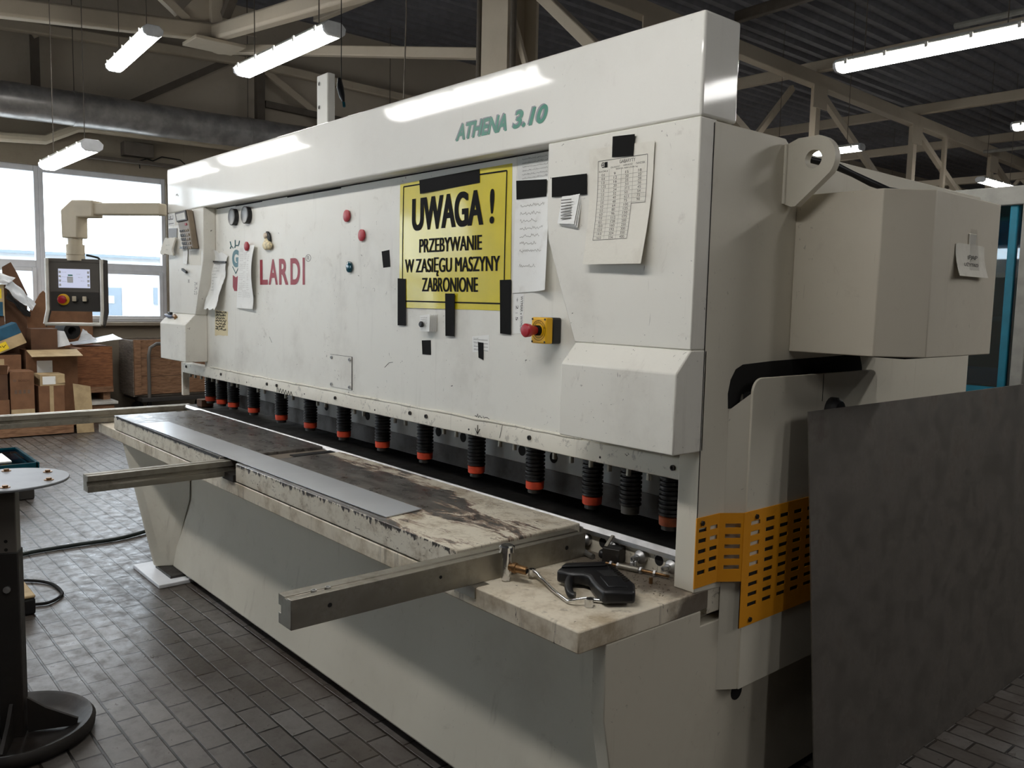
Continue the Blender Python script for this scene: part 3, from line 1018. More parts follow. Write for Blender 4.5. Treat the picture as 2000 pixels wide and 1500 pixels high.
# emergency stop station
es = obj('emergency_stop', MB().box(3.512, 3.585, .004, .035, 1.461, 1.548), 'yellowbox', mc, bevel=.004)
obj('back_box', MB().box(3.512, 3.585, .035, .074, 1.461, 1.548), 'black', es, bevel=.005)
ring = MB()
for r in (.034, .026):
    rs = [[(3.5485 + math.cos(2 * PI * i / 28) * q, .0033, 1.505 + math.sin(2 * PI * i / 28) * q) for i in range(28)] for q in (r, r - .0015)]
    ring.rings(rs, False, False)
def arc_text(mb, body, cx, cy, cz, r, h, a0, a1):
    for k, chx in enumerate(body):
        if chx == ' ':
            continue
        a = math.radians(a0 + (a1 - a0) * k / max(1, len(body) - 1))
        ez = Vector((math.cos(a), 0, math.sin(a))); ex = Vector((math.sin(a), 0, -math.cos(a)))
        p = Vector((cx, cy, cz)) + ez * r - ex * (h * .32)
        text(mb, chx, p, ex, ez, None, h)
arc_text(ring, 'EMERGENCY STOP', 3.5485, .0033, 1.505, .0275, .0055, 165, 15)
obj('face_print', ring, 'ink', es, fix=False)
obj('collar', MB().lathe((3.5485, .004, 1.505), (0, -1, 0), [(0, .017), (.012, .017), (.012, .013)], 20), 'blackmatte', es)
obj('button', MB().lathe((3.5485, -.008, 1.505), (0, -1, 0), [(0, .012), (.004, .014), (.022, .0165), (.03, .0215), (.046, .023), (.051, .019), (.053, .008)], 24), 'red', es)
for sx in (3.518, 3.579):
    for sz in (1.467, 1.542):
        screw(es, (sx, .004, sz), .0035, t=.0015)

# bed under the clamps
bd = obj('blade_bed', MB().box(-.10, 4.176, .137, .62, .835, .854), 'darksteel', mc)
obj('bed_edge', MB().prism([(.118, .826), (.118, .840), (.132, .8545), (.137, .8545), (.137, .826)], 'x', -.10, 4.128), 'steel', bd)
bw = obj('bolt_wall', MB().box(-.10, 4.176, .132, .62, .69, .8255), 'slab', mc)
for x in (3.752, 3.991):
    obj('bolt_hole', MB().cyl((x, .1322, .806), (x, .1312, .806), .017, 20), 'dark', bw)
for x, z in ((3.682, .802), (3.804, .803), (3.925, .803), (4.048, .803)):
    a = obj('adjuster_bolt', MB().lathe((x, .132, z), (0, -1, 0), [(0, .021), (.014, .022), (.020, .018), (.026, .011), (.034, .011)], 18), 'steel', bw)
    obj('nut', MB().lathe((x, .102, z), (0, -1, 0), [(0, .0085), (.022, .0085), (.022, .005), (.016, .0045)], 6), 'steel', a)

bb = obj('blade_beam', MB().box(.04, 4.118, .270, .36, .968, 1.3), 'beamgrey', mc, bevel=.003)
obj('blade', MB().box(.04, 4.118, .276, .33, .885, .966), 'darksteel', bb)
hx = [1.06, 1.42, 1.60, 2.02, 2.20, 2.62, 2.80, 3.18, 3.36, 3.72, 3.90]
for x in hx:
    obj('bolt_recess', MB().lathe((x, .2699, 1.018), (0, -1, 0), [(0, .021), (.0012, .021), (.0012, .012)], 16), 'dark', bb)

# hold-down clamps
def hold(x, ring='orange', worn=False):
    y = .192
    pr = []
    z = .938
    while z < 1.122:
        pr += [(z, .0315), (z + .003, .0365), (z + .009, .0365), (z + .012, .0315)]
        z += .0145
    pr = [(t - .938, r) for t, r in pr] + [(.20, .03)]
    h = obj('hold_down_clamp', MB().lathe((x, y, .938), EZ, pr, 24), 'rubber', mc, smooth=50)
    if worn:
        obj('ring', MB().lathe((x, y, .912), EZ, [(0, .026), (0, .030), (.025, .0305), (.025, .02)], 24), 'ringgrey', h)
    else:
        obj('ring', MB().lathe((x, y, .907), EZ, [(0, .030), (.003, .0335), (.028, .0345), (.031, .030)], 24), ring, h)
        obj('foot', MB().cyl((x, y, .893), (x, y, .908), .026, 20), 'darksteel', h)
    for dx in (-.095, -.012):
        obj('stop_pin', MB().cyl((x + dx, .098, 1.060), (x + dx, .098, 1.09), .008, 10), 'alu', h)
    return h
hxs = [.185, .373, .557, .857, 1.225, 1.57, 1.925, 2.285, 2.63, 2.992, 3.344, 3.639, 3.813, 3.978]
for i, x in enumerate(hxs):
    hold(x, 'orangedull' if i == 13 else 'orange', i == 12)
obj('left_post_plate', MB().box(.045, .13, .25, .26, .90, 1.09), 'ridge', mc)
obj('rusty_block', MB().box(.02, .11, .16, .24, .856, .905), 'carddark', mc, bevel=.004)

# ---------------- front table
tb_ = obj('front_table', MB().box(-.136, XR, -.410, .132, .708, .768), 'wing', mc, bevel=.004)
def plate(x0, x1, m):
    r = .035
    mb = MB()
    pts = [(x0 + .001, -.410), (x1 - .001, -.410), (x1, .116), (x0, .116)]
    mb.prism(pts, 'z', .7725, .855)
    return obj('table_plate', mb, m, mc, bevel=.004, seg=2)
pl1 = plate(.200, 1.850, 'platebare')
pl2 = plate(2.028, 3.660, 'plateworn')
obj('edge_strip', MB().box(.26, 1.84, -.4125, -.405, .846, .857), 'darksteel', pl1)
obj('scale_rail', MB().box(1.86, 2.02, -.36, .116, .7725, .842), 'greyply', mc, bevel=.004)
obj('scale_slot', MB().box(1.925, 1.975, -.10, .116, .842, .8465), 'dark', mc)

def arm(x0, x1, y0, y1, z0, z1, side):
    """extruded support arm: T-slot on one flank, ruled top"""
    w = x1 - x0
    zc = (z0 + z1) / 2
    s = .010
    if side > 0:
        poly = [(x0, z0), (x1, z0), (x1, zc - s), (x1 - .014, zc - s), (x1 - .014, zc + s), (x1, zc + s), (x1, z1), (x1 - w * .35, z1), (x1 - w * .35, z1 - .004), (x1 - w * .55, z1 - .004), (x1 - w * .55, z1), (x0, z1)]
    else:
        poly = [(x0, z0), (x1, z0), (x1, z1), (x1 - w * .30, z1), (x1 - w * .30, z1 - .004), (x1 - w * .5, z1 - .004), (x1 - w * .5, z1), (x0, z1), (x0, zc + s), (x0 + .014, zc + s), (x0 + .014, zc - s), (x0, zc - s)]
    return obj('support_arm', MB().prism(poly, 'y', y0, y1), 'alu', mc, bevel=.0015)
a1 = arm(3.664, 3.735, -.978, .066, .7685, .847, -1)
for y in (-.90, -.86):
    screw(a1, (3.705, y, .846), .008, EZ, 'steel', .004)
obj('side_hole', MB().cyl((3.7348, -.87, .812), (3.7362, -.87, .812), .006, 10), 'dark', a1)
obj('side_hole', MB().cyl((3.7348, -.52, .815), (3.7362, -.52, .815), .005, 10), 'dark', a1)
obj('side_hole', MB().cyl((3.7348, -.02, .812), (3.7362, -.02, .812), .007, 10), 'dark', a1)
obj('bracket', MB().box(3.655, 3.76, -.415, -.36, .735, .7685), 'alu', a1)
a2 = arm(1.857, 1.926, -.990, -.36, .7785, .848, 1)
obj('bracket', MB().box(1.90, 2.02, -.418, -.36, .7685, .80), 'darksteel', a2)
a3 = arm(-.175, -.095, -1.75, .175, .775, .852, 1)

# ---------------- base under the table
bp = MB().prism([(-.19, .708), (-.19, .440), (-.272, .036), (.35, .036), (.62, .30), (.62, .69), (.132, .69), (.132, .708)], 'x', .78, 4.131)
obj('apron', bp, 'base', mc, bevel=.010)
rp = MB().prism([(-.305, .7075), (-.305, .500), (-.210, .030), (1.90, .030), (1.90, .66), (.10, .66), (.10, .7075)], 'x', 4.131, 4.1795)
obj('end_leg', rp, 'base', mc, bevel=.003)
lp = MB()
A, B_, C_, D_, E_ = (.385, -.403, .7075), (.725, -.345, .036), (.765, -.262, .036), (.872, -.20, .442), (.872, -.19, .7075)
off = Vector((-.045, 0.0, 0))
inner = [Vector(p) for p in (A, B_, C_, D_, E_)]
outer = [p + off for p in inner]
lp.add(inner + outer, [(0, 1, 2, 3), (0, 3, 4), (8, 7, 6, 5), (9, 8, 5), (0, 5, 6, 1), (1, 6, 7, 2), (2, 7, 8, 3), (3, 8, 9, 4), (4, 9, 5, 0)])
obj('end_leg', lp, 'base', mc, bevel=.002)
obj('foot_plate', MB().prism([(.565, -.425), (1.02, -.425), (1.02, -.225), (.565, -.30)], 'z', 0.0, .022), 'upvc', mc, bevel=.004)
obj('foot_pad', MB().box(.70, .95, -.34, -.20, .022, .036), 'darksteel', mc)
obj('foot_pad', MB().box(3.6, 4.1, .2, 1.7, 0, .034), 'dark', mc)
obj('foot_pad', MB().box(.9, 1.3, .2, .34, 0, .036), 'dark', mc)

# ---------------- right side
sf = MB().prism([(.0625, 2.106), (.418, 2.106), (.425, 2.10), (.46, 2.078), (1.895, 2.073), (1.895, .66), (.0625, .768), (.0625, .99)], 'x', 4.105, 4.1795)
sfo = obj('side_frame', sf, 'side', mc, bevel=.003)
# proud throat cover: pressed pan, open at the top
def rounded(y0, y1, z0, z1, r, n=6):
    pts = []
    for cy, cz, a0 in ((y1 - r, z1 - r, 0), (y0 + r, z1 - r, 90), (y0 + .004, z0 + .004, 180), (y1 - .004, z0 + .004, 270)):
        rad = r if cz > z0 + .1 else .004
        for k in range(n + 1):
            a = math.radians(a0 + 90 * k / n)
            pts.append((cy + rad * math.cos(a), cz + rad * math.sin(a)))
    return pts
pan = MB().prism(rounded(.246, 1.012, .440, 1.390, .045), 'x', 4.214, 4.222)
po = obj('throat_cover', pan, 'side', mc, bevel=.002)
flange = MB().add([(4.1797, .190, .44), (4.1797, .190, 1.295), (4.216, .247, 1.345), (4.216, .247, .44), (4.1797, .20, .44), (4.1797, .20, 1.295), (4.213, .253, 1.345), (4.213, .253, .44)],
                  [(0, 1, 2, 3), (7, 6, 5, 4), (0, 3, 7, 4), (1, 5, 6, 2), (0, 4, 5, 1), (3, 2, 6, 7)])
obj('front_flange', flange, 'side', po)
obj('black_gap_fill', MB().box(4.1797, 4.2135, .26, .98, 1.32, 1.345), 'dark', po)  # gap's shaded inside put in as a black block
obj('gap_lining', MB().prism([(.186, 1.300), (.182, 1.345), (.192, 1.385), (.215, 1.415), (.250, 1.428), (.40, 1.434), (.93, 1.442), (.955, 1.436), (.975, 1.395), (.98, 1.34), (.25, 1.34), (.236, 1.30)], 'x', 4.1797, 4.1808), 'dark', po)  # flat black patch on the frame round the gap's mouth
obj('pan_edge', MB().box(4.1797, 4.214, .95, 1.008, .44, 1.34), 'side', po)
obj('seam', MB().box(4.2218, 4.2226, .640, .643, 1.30, 1.388), 'dark', po)
obj('drain_hole', MB().cyl((4.1797, .30, .405), (4.182, .30, .405), .028, 16), 'dark', po)
obj('knob', MB().lathe((4.222, .70, 1.265), (1, 0, 0), [(0, .045), (.022, .045), (.034, .034), (.036, 0.01)], 20), 'black', po, smooth=40)

# amber slotted guard
gd = MB()
def plate_with_slots(mb, O, ex, ez, en, w, h, slots, th=.003):
    """panel w x h with rectangular slots (u0,u1,v0,v1); grid of cells minus slots"""
    us = sorted({0, w} | {s[0] for s in slots} | {s[1] for s in slots})
    vs = sorted({0, h} | {s[2] for s in slots} | {s[3] for s in slots})
    O = Vector(O); ex = Vector(ex); ez = Vector(ez); en = Vector(en)
    for i in range(len(us) - 1):
        for j in range(len(vs) - 1):
            uc, vc = (us[i] + us[i + 1]) / 2, (vs[j] + vs[j + 1]) / 2
            if any(s[0] < uc < s[1] and s[2] < vc < s[3] for s in slots):
                continue
            q = [O + ex * us[i] + ez * vs[j], O + ex * us[i + 1] + ez * vs[j], O + ex * us[i + 1] + ez * vs[j + 1], O + ex * us[i] + ez * vs[j + 1]]
            mb.hexa([q[0], q[1], q[1] + en * th, q[0] + en * th, q[3], q[2], q[2] + en * th, q[3] + en * th])
sl = lambda cols, rows, w: [(c, c + w, r, r + .0125) for c in cols for r in rows]
rowsA = [.038 + .0315 * k for k in range(5)]
plate_with_slots(gd, (4.1815, .054, .784), (0, 1, 0), EZ, (1, 0, 0), .110, .208, sl([.012, .066], rowsA, .036))
ang = Vector((.0425, .062, 0)).normalized()
plate_with_slots(gd, (4.1815, .164, .784), ang, EZ, Vector((ang.y, -ang.x, 0)), .0752, .208, sl([.020], rowsA, .048))
rowsB = [.058 + .0315 * k for k in range(9)]
plate_with_slots(gd, (4.224, .226, .638), (0, 1, 0), EZ, (1, 0, 0), .60, .354, sl([.038 + .079 * k for k in range(7)], rowsB, .047))
gd.box(4.224, 4.227, .226, .254, .638, .785)
# flat black panels painted for the shaded openings behind the guard
obj('dark_opening_panel', MB().box(4.1797, 4.1806, .062, .112, .80, .955).box(4.1797, 4.1806, .112, .17, .80, .915), 'dark', sfo)
obj('dark_opening_panel', MB().box(4.222, 4.2232, .352, .86, .69, .962).box(4.222, 4.2232, .25, .352, .66, .80), 'dark', po)
gdo = obj('slotted_guard', gd, 'guard', mc)
for y, z, x in ((.08, .975, 4.1845), (.29, .972, 4.227), (.28, .655, 4.227)):
    obj('bolt', MB().lathe((x, y, z), (1, 0, 0), [(0, .008), (.005, .008), (.005, .004)], 6), 'darksteel', gdo)

# lifting lug: thick eye plate
def lug(y0, y1):
    cx, cz, R_, r_ = 4.272, 2.036, .069, .027
    out = [(4.1797, 1.912), (4.206, 1.902), (4.221, 1.903)]
    for k in range(13):
        a = math.radians(-38 + (118) * k / 12)
        out.append((cx + R_ * math.cos(a), cz + R_ * math.sin(a)))
    out += [(4.22, 2.102), (4.1797, 2.087)]
    return out, cx, cz, r_
out, cx, cz, r_ = lug(0, 0)
bmx = bmesh.new()
outer = [bmx.verts.new((u, .420, w)) for u, w in out]
inner = [bmx.verts.new((cx + r_ * math.cos(2 * PI * k / 20), .420, cz + r_ * math.sin(2 * PI * k / 20))) for k in range(20)]
ed = [bmx.edges.new((outer[i], outer[(i + 1) % len(outer)])) for i in range(len(outer))] + [bmx.edges.new((inner[i], inner[(i + 1) % 20])) for i in range(20)]
bmesh.ops.triangle_fill(bmx, use_beauty=True, use_dissolve=False, edges=ed)
fs = list(bmx.faces)
ex_ = bmesh.ops.extrude_face_region(bmx, geom=fs)
for v in ex_['geom']:
    if isinstance(v, bmesh.types.BMVert):
        v.co.y += .030
me_ = bpy.data.meshes.new('t')
bmx.to_mesh(me_); bmx.free()
lm = MB().mesh(me_, Matrix())
lgo = obj('lifting_lug', lm, 'side', mc, smooth=30)
obj('weld_bead', MB().tube([(4.182, .417, 1.912 + k * .022) for k in range(9)], .006, 8), 'side', lgo)

# electrical box on the side
bx = MB().prism([(4.1797, .495), (4.453, .495), (4.553, .611), (4.553, 1.088), (4.1797, 1.088)], 'z', 1.462, 1.944)
bxo = obj('junction_cabinet', bx, 'box', mc, bevel=.003)
obj('bottom_lip', MB().box(4.25, 4.50, .60, 1.05, 1.455, 1.463), 'dark', bxo)
obj('cable', MB().tube([(4.20, .52, 2.055), (4.235, .60, 2.045), (4.27, .66, 2.02), (4.305, .71, 1.995), (4.345, .75, 1.974), (4.40, .78, 1.962), (4.44, .80, 1.955), (4.48, .84, 1.950)], [.010, .013, .010, .012, .009, .009, .009, .008], 8), 'rubber', mc, smooth=60)
obj('rear_body_cover', MB().box(4.10, 4.1797, 1.40, 1.895, .70, 2.0705), 'side', mc)

# square upright on top behind the beam
up = obj('upright', MB().box(1.644, 1.755, .190, .234, 2.05, 2.705), 'beam', mc, bevel=.006)
for z in (2.545, 2.66):
    screw(up, (1.68, .19, z), .010, m='chrome')
obj('top_cover', MB().box(.02, 4.10, .10, .62, 2.02, 2.10), 'side', mc)

# ================================================================== THINGS STUCK ON THE MACHINE
def fit(quad):
    """bilinear map of a quad TL,TR,BR,BL in (x,z)"""
    TL, TR, BR, BL = quad
    def f(u, v):     # v: 0 bottom .. 1 top
        x = (BL[0] * (1 - u) + BR[0] * u) * (1 - v) + (TL[0] * (1 - u) + TR[0] * u) * v
        z = (BL[1] * (1 - u) + BR[1] * u) * (1 - v) + (TL[1] * (1 - u) + TR[1] * u) * v
        return x, z
    return f

def sheet(name, quad, y, m, label, cat, curl=None, parent=None, th=.0007, nu=10, nv=14, group=None, jag=0.0):
    f = fit(quad)
    rnd = random.Random(hash(name) % 1000 + int(quad[0][0] * 1000))
    jt = [rnd.uniform(-jag, jag) for _ in range(40)]
    def P(u, v):
        x, z = f(u, v)
        d = curl(u, v) if curl else 0.0
        if jag:
            x += jt[int(v * 19)] * (u - .5) * 2
            z += jt[20 + int(u * 19)] * (v - .5) * 2
        return (x, y - th - d, z)
    o = obj(name, MB().grid(P, nu, nv, th), m, parent, smooth=60)
    if parent is None:
        tag(o, label, cat, group)
    return o, P

def onsheet(P, body, u, v, w, h, m=None, mb=None, lift=.0006, bold=0.0):
    x, y, z = P(u, v)
    text(mb, body, (x, y - lift, z), EX, EZ, w, h, bold)

def tape(quad, y, label, th=.0012, group=None):
    o, P = sheet('tape_strip', quad, y, 'blackmatte', label, 'tape', th=th, nu=2, nv=2, group=group)
    return o
YP, YC = .075, 0.0

# warning sign
SG = [(2.597, 2.074), (3.312, 2.084), (3.321, 1.565), (2.599, 1.562)]
sg, SP = sheet('warning_sign', SG, YP, 'yellow', 'large yellow warning sign in Polish taped to the machine front', 'sign', lambda u, v: .004 * math.sin(PI * u) * (0.4 + v) + .002 * math.sin(7 * u + 3 * v), th=.0015, nu=28, nv=28)
lt = MB()
def sgtext(body, x0, x1, z0, z1, bold, base=None):
    mb = MB()
    big = len(body) < 6
    boldtext(mb, body, (x0, 0, z0), EX, EZ, x1 - x0, z1 - z0, base, .016 if big else 0.0, .013 if big else .018)
    # follow the gentle bow of the sheet
    for p in mb.v:
        u = min(1, max(0, (p.x - 2.598) / .718)); v = min(1, max(0, (p.z - 1.563) / .515))
        p.y = SP(u, v)[1] - .0012
    lt.add(mb.v, mb.f)
sgtext('UWAGA', 2.690, 3.163, 1.8765, 2.0075, .045)
sgtext('!', 3.198, 3.224, 1.879, 2.003, .05)
sgtext('PRZEBYWANIE', 2.746, 3.156, 1.7865, 1.8415, .035)
sgtext('W ZASIĘGU MASZYNY', 2.643, 3.262, 1.708, 1.7635, .035, base=CAPS)
sgtext('ZABRONIONE', 2.769, 3.133, 1.6305, 1.686, .035)
obj('lettering', lt, 'ink', sg, fix=False)
br = MB()
def line(mb, a, b, w, y, P=None):
    n = 14
    pts = []
    for k in range(n + 1):
        t = k / n
        x = a[0] + (b[0] - a[0]) * t; z = a[1] + (b[1] - a[1]) * t
        u = min(1, max(0, (x - 2.598) / .718)); v = min(1, max(0, (z - 1.563) / .515))
        pts.append(Vector((x, SP(u, v)[1] - .0012, z)))
    dx, dz = b[0] - a[0], b[1] - a[1]
    L = math.hypot(dx, dz)
    nx, nz = -dz / L * w / 2, dx / L * w / 2
    for k in range(n):
        p, q = pts[k], pts[k + 1]
        mb.add([(p.x - nx, p.y, p.z - nz), (q.x - nx, q.y, q.z - nz), (q.x + nx, q.y, q.z + nz), (p.x + nx, p.y, p.z + nz)], [(0, 1, 2, 3)])
bx0, bx1, bz0, bz1 = 2.624, 3.286, 1.590, 2.061
for a, b2 in (((bx0, bz0), (bx1, bz0)), ((bx1, bz0), (bx1, bz1)), ((bx1, bz1), (bx0, bz1)), ((bx0, bz1), (bx0, bz0))):
    line(br, a, b2, .0055, 0)
obj('border', br, 'ink', sg, fix=False)

YT = YP - .008
tape([(2.747, 2.076), (3.137, 2.081), (3.139, 2.031), (2.753, 2.022)], YT, 'long black tape strip across the top of the yellow sign')
tape([(2.590, 1.685), (2.651, 1.682), (2.654, 1.488), (2.593, 1.487)], YT + .003, 'black tape strip at the lower left corner of the yellow sign')
tape([(2.934, 1.624), (2.996, 1.624), (2.997, 1.459), (2.940, 1.458)], YT, 'black tape strip hanging from the bottom middle of the yellow sign')
tape([(3.263, 1.675), (3.325, 1.676), (3.330, 1.480), (3.271, 1.482)], YT + .003, 'black tape strip at the lower right corner of the yellow sign')
tape([(2.454, 1.801), (2.515, 1.806), (2.524, 1.734), (2.468, 1.731)], YP, 'small black tape patch left of the yellow sign')
tape([(2.766, 1.432), (2.829, 1.436), (2.832, 1.376), (2.772, 1.375)], YP, 'small black tape patch under the hanging notepad')

# notes between sign and cover
sv, P = sheet('taped_note', [(3.341, 2.102), (3.500, 2.105), (3.500, 2.005), (3.344, 2.010)], YP, 'paper', 'printed note under clear tape beside the top of the yellow sign', 'note')
pm = MB()
for k in range(6):
    for j, (u, w) in enumerate(((.10, .05), (.45, .035), (.70, .04))):
        squiggle(pm, (3.352 + u * .15, YP - .0013, 2.088 - k * .013), EX, EZ, w, .006, k * 3 + j)
obj('print', pm, 'inkgrey', sv, fix=False)
obj('clear_tape', MB().grid(lambda u, v: (3.338 + u * .163, YP - .0025 - .0008 * math.sin(20 * u + 9 * v), 2.02 + v * .088), 14, 8), 'tape', sv)
tape([(3.342, 2.020), (3.499, 2.011), (3.499, 1.954), (3.346, 1.955)], YP - .0055, 'black tape strip holding the long pencilled paper')
lp, P = sheet('long_paper', [(3.338, 1.965), (3.510, 1.965), (3.545, 1.640), (3.332, 1.628)], YP - .0012, 'paper', 'long white pencilled paper between the yellow sign and the right cover', 'paper',
              lambda u, v: .002 + max(0, u - .5) ** 1.5 * .12 * max(0, .96 - v))
hm = MB()
for k, ln in enumerate(('19 51 a 52-3', '8  gięcie', 'ręka 30 - 2', '20 - 25  19', 'zbrojenie 508', 'na ciągu 1950', 'na drut 570', '', '234 18654 - 335')):
    if ln:
        x, y, z = P(.16, .88 - k * .077)
        hm = MB()
        squiggle(hm, (x, 0, z), EX, EZ, .125 - (k % 3) * .018, .0125, k, .0018, 1)
        for p in hm.v:
            u = min(1, max(0, (p.x - 3.335) / .19)); v = min(1, max(0, (p.z - 1.634) / .331))
            p.y = P(u, v)[1] - .0009
        obj('handwriting', hm, 'inklight', lp, fix=False)
st, P = sheet('paper_strip', [(3.333, 1.627), (3.391, 1.627), (3.391, 1.489), (3.333, 1.483)], YP, 'paper', 'narrow white strip with upright handwriting below the long paper', 'paper')
hm = MB()
text(hm, 'WYMIAR x WYMIAR', (3.374, YP - .0012, 1.618), (0, 0, -1), EX, .124, .0125)
obj('handwriting', hm, 'ink', st, fix=False)
hm = MB()
text(hm, '÷ 2 : 5', (3.350, YP - .0012, 1.612), (0, 0, -1), EX, .08, .012)
obj('handwriting', hm, 'ink', st, fix=False)

# notepad pinned by black magnet, taped card
npd = thing('notepad', 'little stack of notes under a round black magnet', 'notepad', (2.828, YP, 1.472))
for k in range(5):
    f = fit([(2.786 + .004 * k, 1.533 + .0015 * k), (2.858 + .003 * k, 1.541), (2.860 + .003 * k, 1.472), (2.790 + .003 * k, 1.471 - .001 * k)])
    yy = YP - .026 + k * .006
    obj('leaf', MB().grid(lambda u, v: (f(u, v)[0], yy - .004 * u * (1 - v), f(u, v)[1]), 4, 4, .001), 'paper', npd)
pm = MB()
for k in range(5):
    squiggle(pm, (2.800, YP - .0315, 1.524 - .008 * k), EX, EZ, .045, .0045, k)
obj('print', pm, 'inkgrey', npd, fix=False)
tag(obj('round_magnet', MB().lathe((2.812, YP - .0325, 1.499), (0, -1, 0), [(0, .012), (.007, .012), (.010, .009)], 18), 'black'), 'round black magnet on the little notepad', 'magnet')
cd, P = sheet('printed_card', [(3.100, 1.463), (3.201, 1.474), (3.205, 1.415), (3.105, 1.404)], YP, 'paper', 'small printed card taped below the yellow sign', 'card')
pm = MB()
for k in range(4):
    f = P(.08, .80 - k * .22)
    pm.box(f[0], f[0] + .085, f[1] - .0004, f[1] - .0002, f[2], f[2] + .0016)
    squiggle(pm, (f[0], f[1] - .0005, f[2] + .003), EX, EZ, .03, .005, k)
obj('print', pm, 'inkgrey', cd, fix=False)
tape([(3.138, 1.444), (3.170, 1.443), (3.172, 1.379), (3.143, 1.386)], YP - .0015, 'short black tape strip on the small printed card')

# right cover: tape with slips, size table
tape([(3.603, 1.998), (3.759, 1.996), (3.762, 1.933), (3.605, 1.936)], YC - .004, 'wide black tape strip holding the small slips on the cover')
sp = thing('paper_slips', 'bundle of small printed slips under the wide black tape', 'papers', (3.69, YC, 1.84))
for k in range(3):
    q = [(3.655 - .002 * k, 1.945), (3.733 + .002 * k, 1.945), (3.724 + .004 * k, 1.843 - .005 * k), (3.642 + .006 * k, 1.850 - .004 * k)]
    f = fit(q)
    yy = YC - .012 + k * .004
    obj('slip', MB().grid(lambda u, v: (f(u, v)[0], min(-.001, yy + .008 * v - .012 * (1 - v) * u * .6), f(u, v)[1]), 6, 6, .0006), 'paper', sp)
pm = MB()
for k in range(7):
    pm.box(3.662, 3.708, -.0175, -.0170, 1.862 + k * .0095, 1.8655 + k * .0095)
obj('print', pm, 'inkgrey', sp)

GB = [(3.768, 2.067), (4.026, 2.061), (4.018, 1.715), (3.776, 1.717)]
gb, GP = sheet('size_chart', GB, YC, 'paperdirty', 'grubby laminated size table hanging on the right cover', 'chart',
               lambda u, v: .003 + .020 * (1 - v) ** 2 + .010 * u * (1 - v) + .004 * math.sin(5 * v + 2), nu=14, nv=20)
GY = lambda x, z: GP(min(1, max(0, (x - 3.772) / .25)), min(1, max(0, (z - 1.716) / .348)))[1] - .0009
ln = MB()
def gl(a, b, w=.0011):
    n = 10
    for k in range(n):
        p = [a[i] + (b[i] - a[i]) * k / n for i in (0, 1)]; q = [a[i] + (b[i] - a[i]) * (k + 1) / n for i in (0, 1)]
        dx, dz = b[0] - a[0], b[1] - a[1]
        L = math.hypot(dx, dz); nx, nz = -dz / L * w / 2, dx / L * w / 2
        y0, y1 = GY(*p), GY(*q)
        ln.add([(p[0] - nx, y0, p[1] - nz), (q[0] - nx, y1, q[1] - nz), (q[0] + nx, y1, q[1] + nz), (p[0] + nx, y0, p[1] + nz)], [(0, 1, 2, 3)])
tx0, tx1, txm, tz0, tz1, tzm = 3.807, 4.002, 3.948, 1.790, 2.027, 1.892
for a, b2 in (((tx0, tz1), (tx1, tz1)), ((tx0, tz0), (txm, tz0)), ((tx0, tz0), (tx0, tz1)), ((tx1, tz1), (tx1, tzm)), ((tx1, tzm), (txm, tzm)), ((txm, tzm), (txm, tz0))):
    gl(a, b2, .0016)
for k in range(17):
    z = tz0 + k * .0118
    gl((tx0, z), (tx1 if z > tzm else txm, z), .0005)
for xx in (3.853, 3.902):
    gl((xx, tz0), (xx, 2.0), .0006)
gl((3.948, tzm), (3.948, 2.0), .0006)
obj('table_lines', ln, 'inkgrey', gb, fix=False)
nt = MB()
def gtxt(s_, x, z, w, h, bold=0.0):
    text(nt, s_, (x, GY(x, z), z), EX, EZ, w, h, bold)
gtxt('GABARYTY', 3.894, 2.0125, .062, .010, .01)
gtxt('DŁUGOŚĆ', 3.860, 2.0015, .036, .006); gtxt('SZEROKOŚĆ', 3.910, 2.003, .036, .006); gtxt('NACISK', 3.960, 2.003, .034, .006)
gtxt('WAGA ARKUSZA kg', 3.880, 1.994, .085, .0055)
gtxt('BLACHA #', 3.811, 1.9925, .036, .0055)
c1 = ['0.5', '0.6', '0.8', '1.0', '1.25', '1.5', '2.0', '2.5', '3.0', '4.0', '5.0', '6.0', '7.0', '8.0', '10.0', '12.0', '14.0', '16.0']
c2 = ['8', '9', '12', '16', '20', '24', '32', '40', '48', '64', '80', '96', '112', '128', '160', '192', '224', '256']
c3 = ['12.5', '15', '20', '25', '31', '37.5', '50', '62.5', '75', '100', '125', '150', '175', '200', '250', '300', '350', '400']
c4 = ['18', '22', '28', '36', '45', '54', '72', '90', '126', '144']
for k in range(17):
    z = tz0 + .0025 + (16 - k) * .0118
    if z > 1.989:
        continue
    for col, xx in ((c1, 3.822), (c2, 3.872), (c3, 3.918)):
        s_ = col[k + 1]
        gtxt(s_, xx, z, .0055 * len(s_.replace('.', '')) + .002, .0075)
    if k < 9:
        s_ = c4[k]
        if z > tzm:
            gtxt(s_, 3.968, z, .0055 * len(s_) + .002, .0075)
obj('table_figures', nt, 'inkgrey', gb, fix=False)
em = MB()
rs = [[(3.828 + .008 * math.cos(2 * PI * i / 16) * q, GY(3.828, 2.014), 2.014 + .008 * math.sin(2 * PI * i / 16) * q) for i in range(16)] for q in (1, .8)]
em.rings(rs, False, False)
yy = GY(3.84, 2.014)
em.add([(3.834, yy, 2.006), (3.846, yy, 2.006), (3.846, yy, 2.022), (3.834, yy, 2.022)], [(0, 1, 2, 3)])
em.add([(3.820, yy, 2.0132), (3.836, yy, 2.0132), (3.836, yy, 2.0148), (3.820, yy, 2.0148)], [(0, 1, 2, 3)])
em.add([(3.8272, yy, 2.006), (3.8288, yy, 2.006), (3.8288, yy, 2.022), (3.8272, yy, 2.022)], [(0, 1, 2, 3)])
obj('table_emblem', em, 'ink', gb, fix=False)
tape([(3.866, 2.093), (3.952, 2.089), (3.949, 2.028), (3.866, 2.033)], YC - .0075, 'black tape patch at the top of the size table')

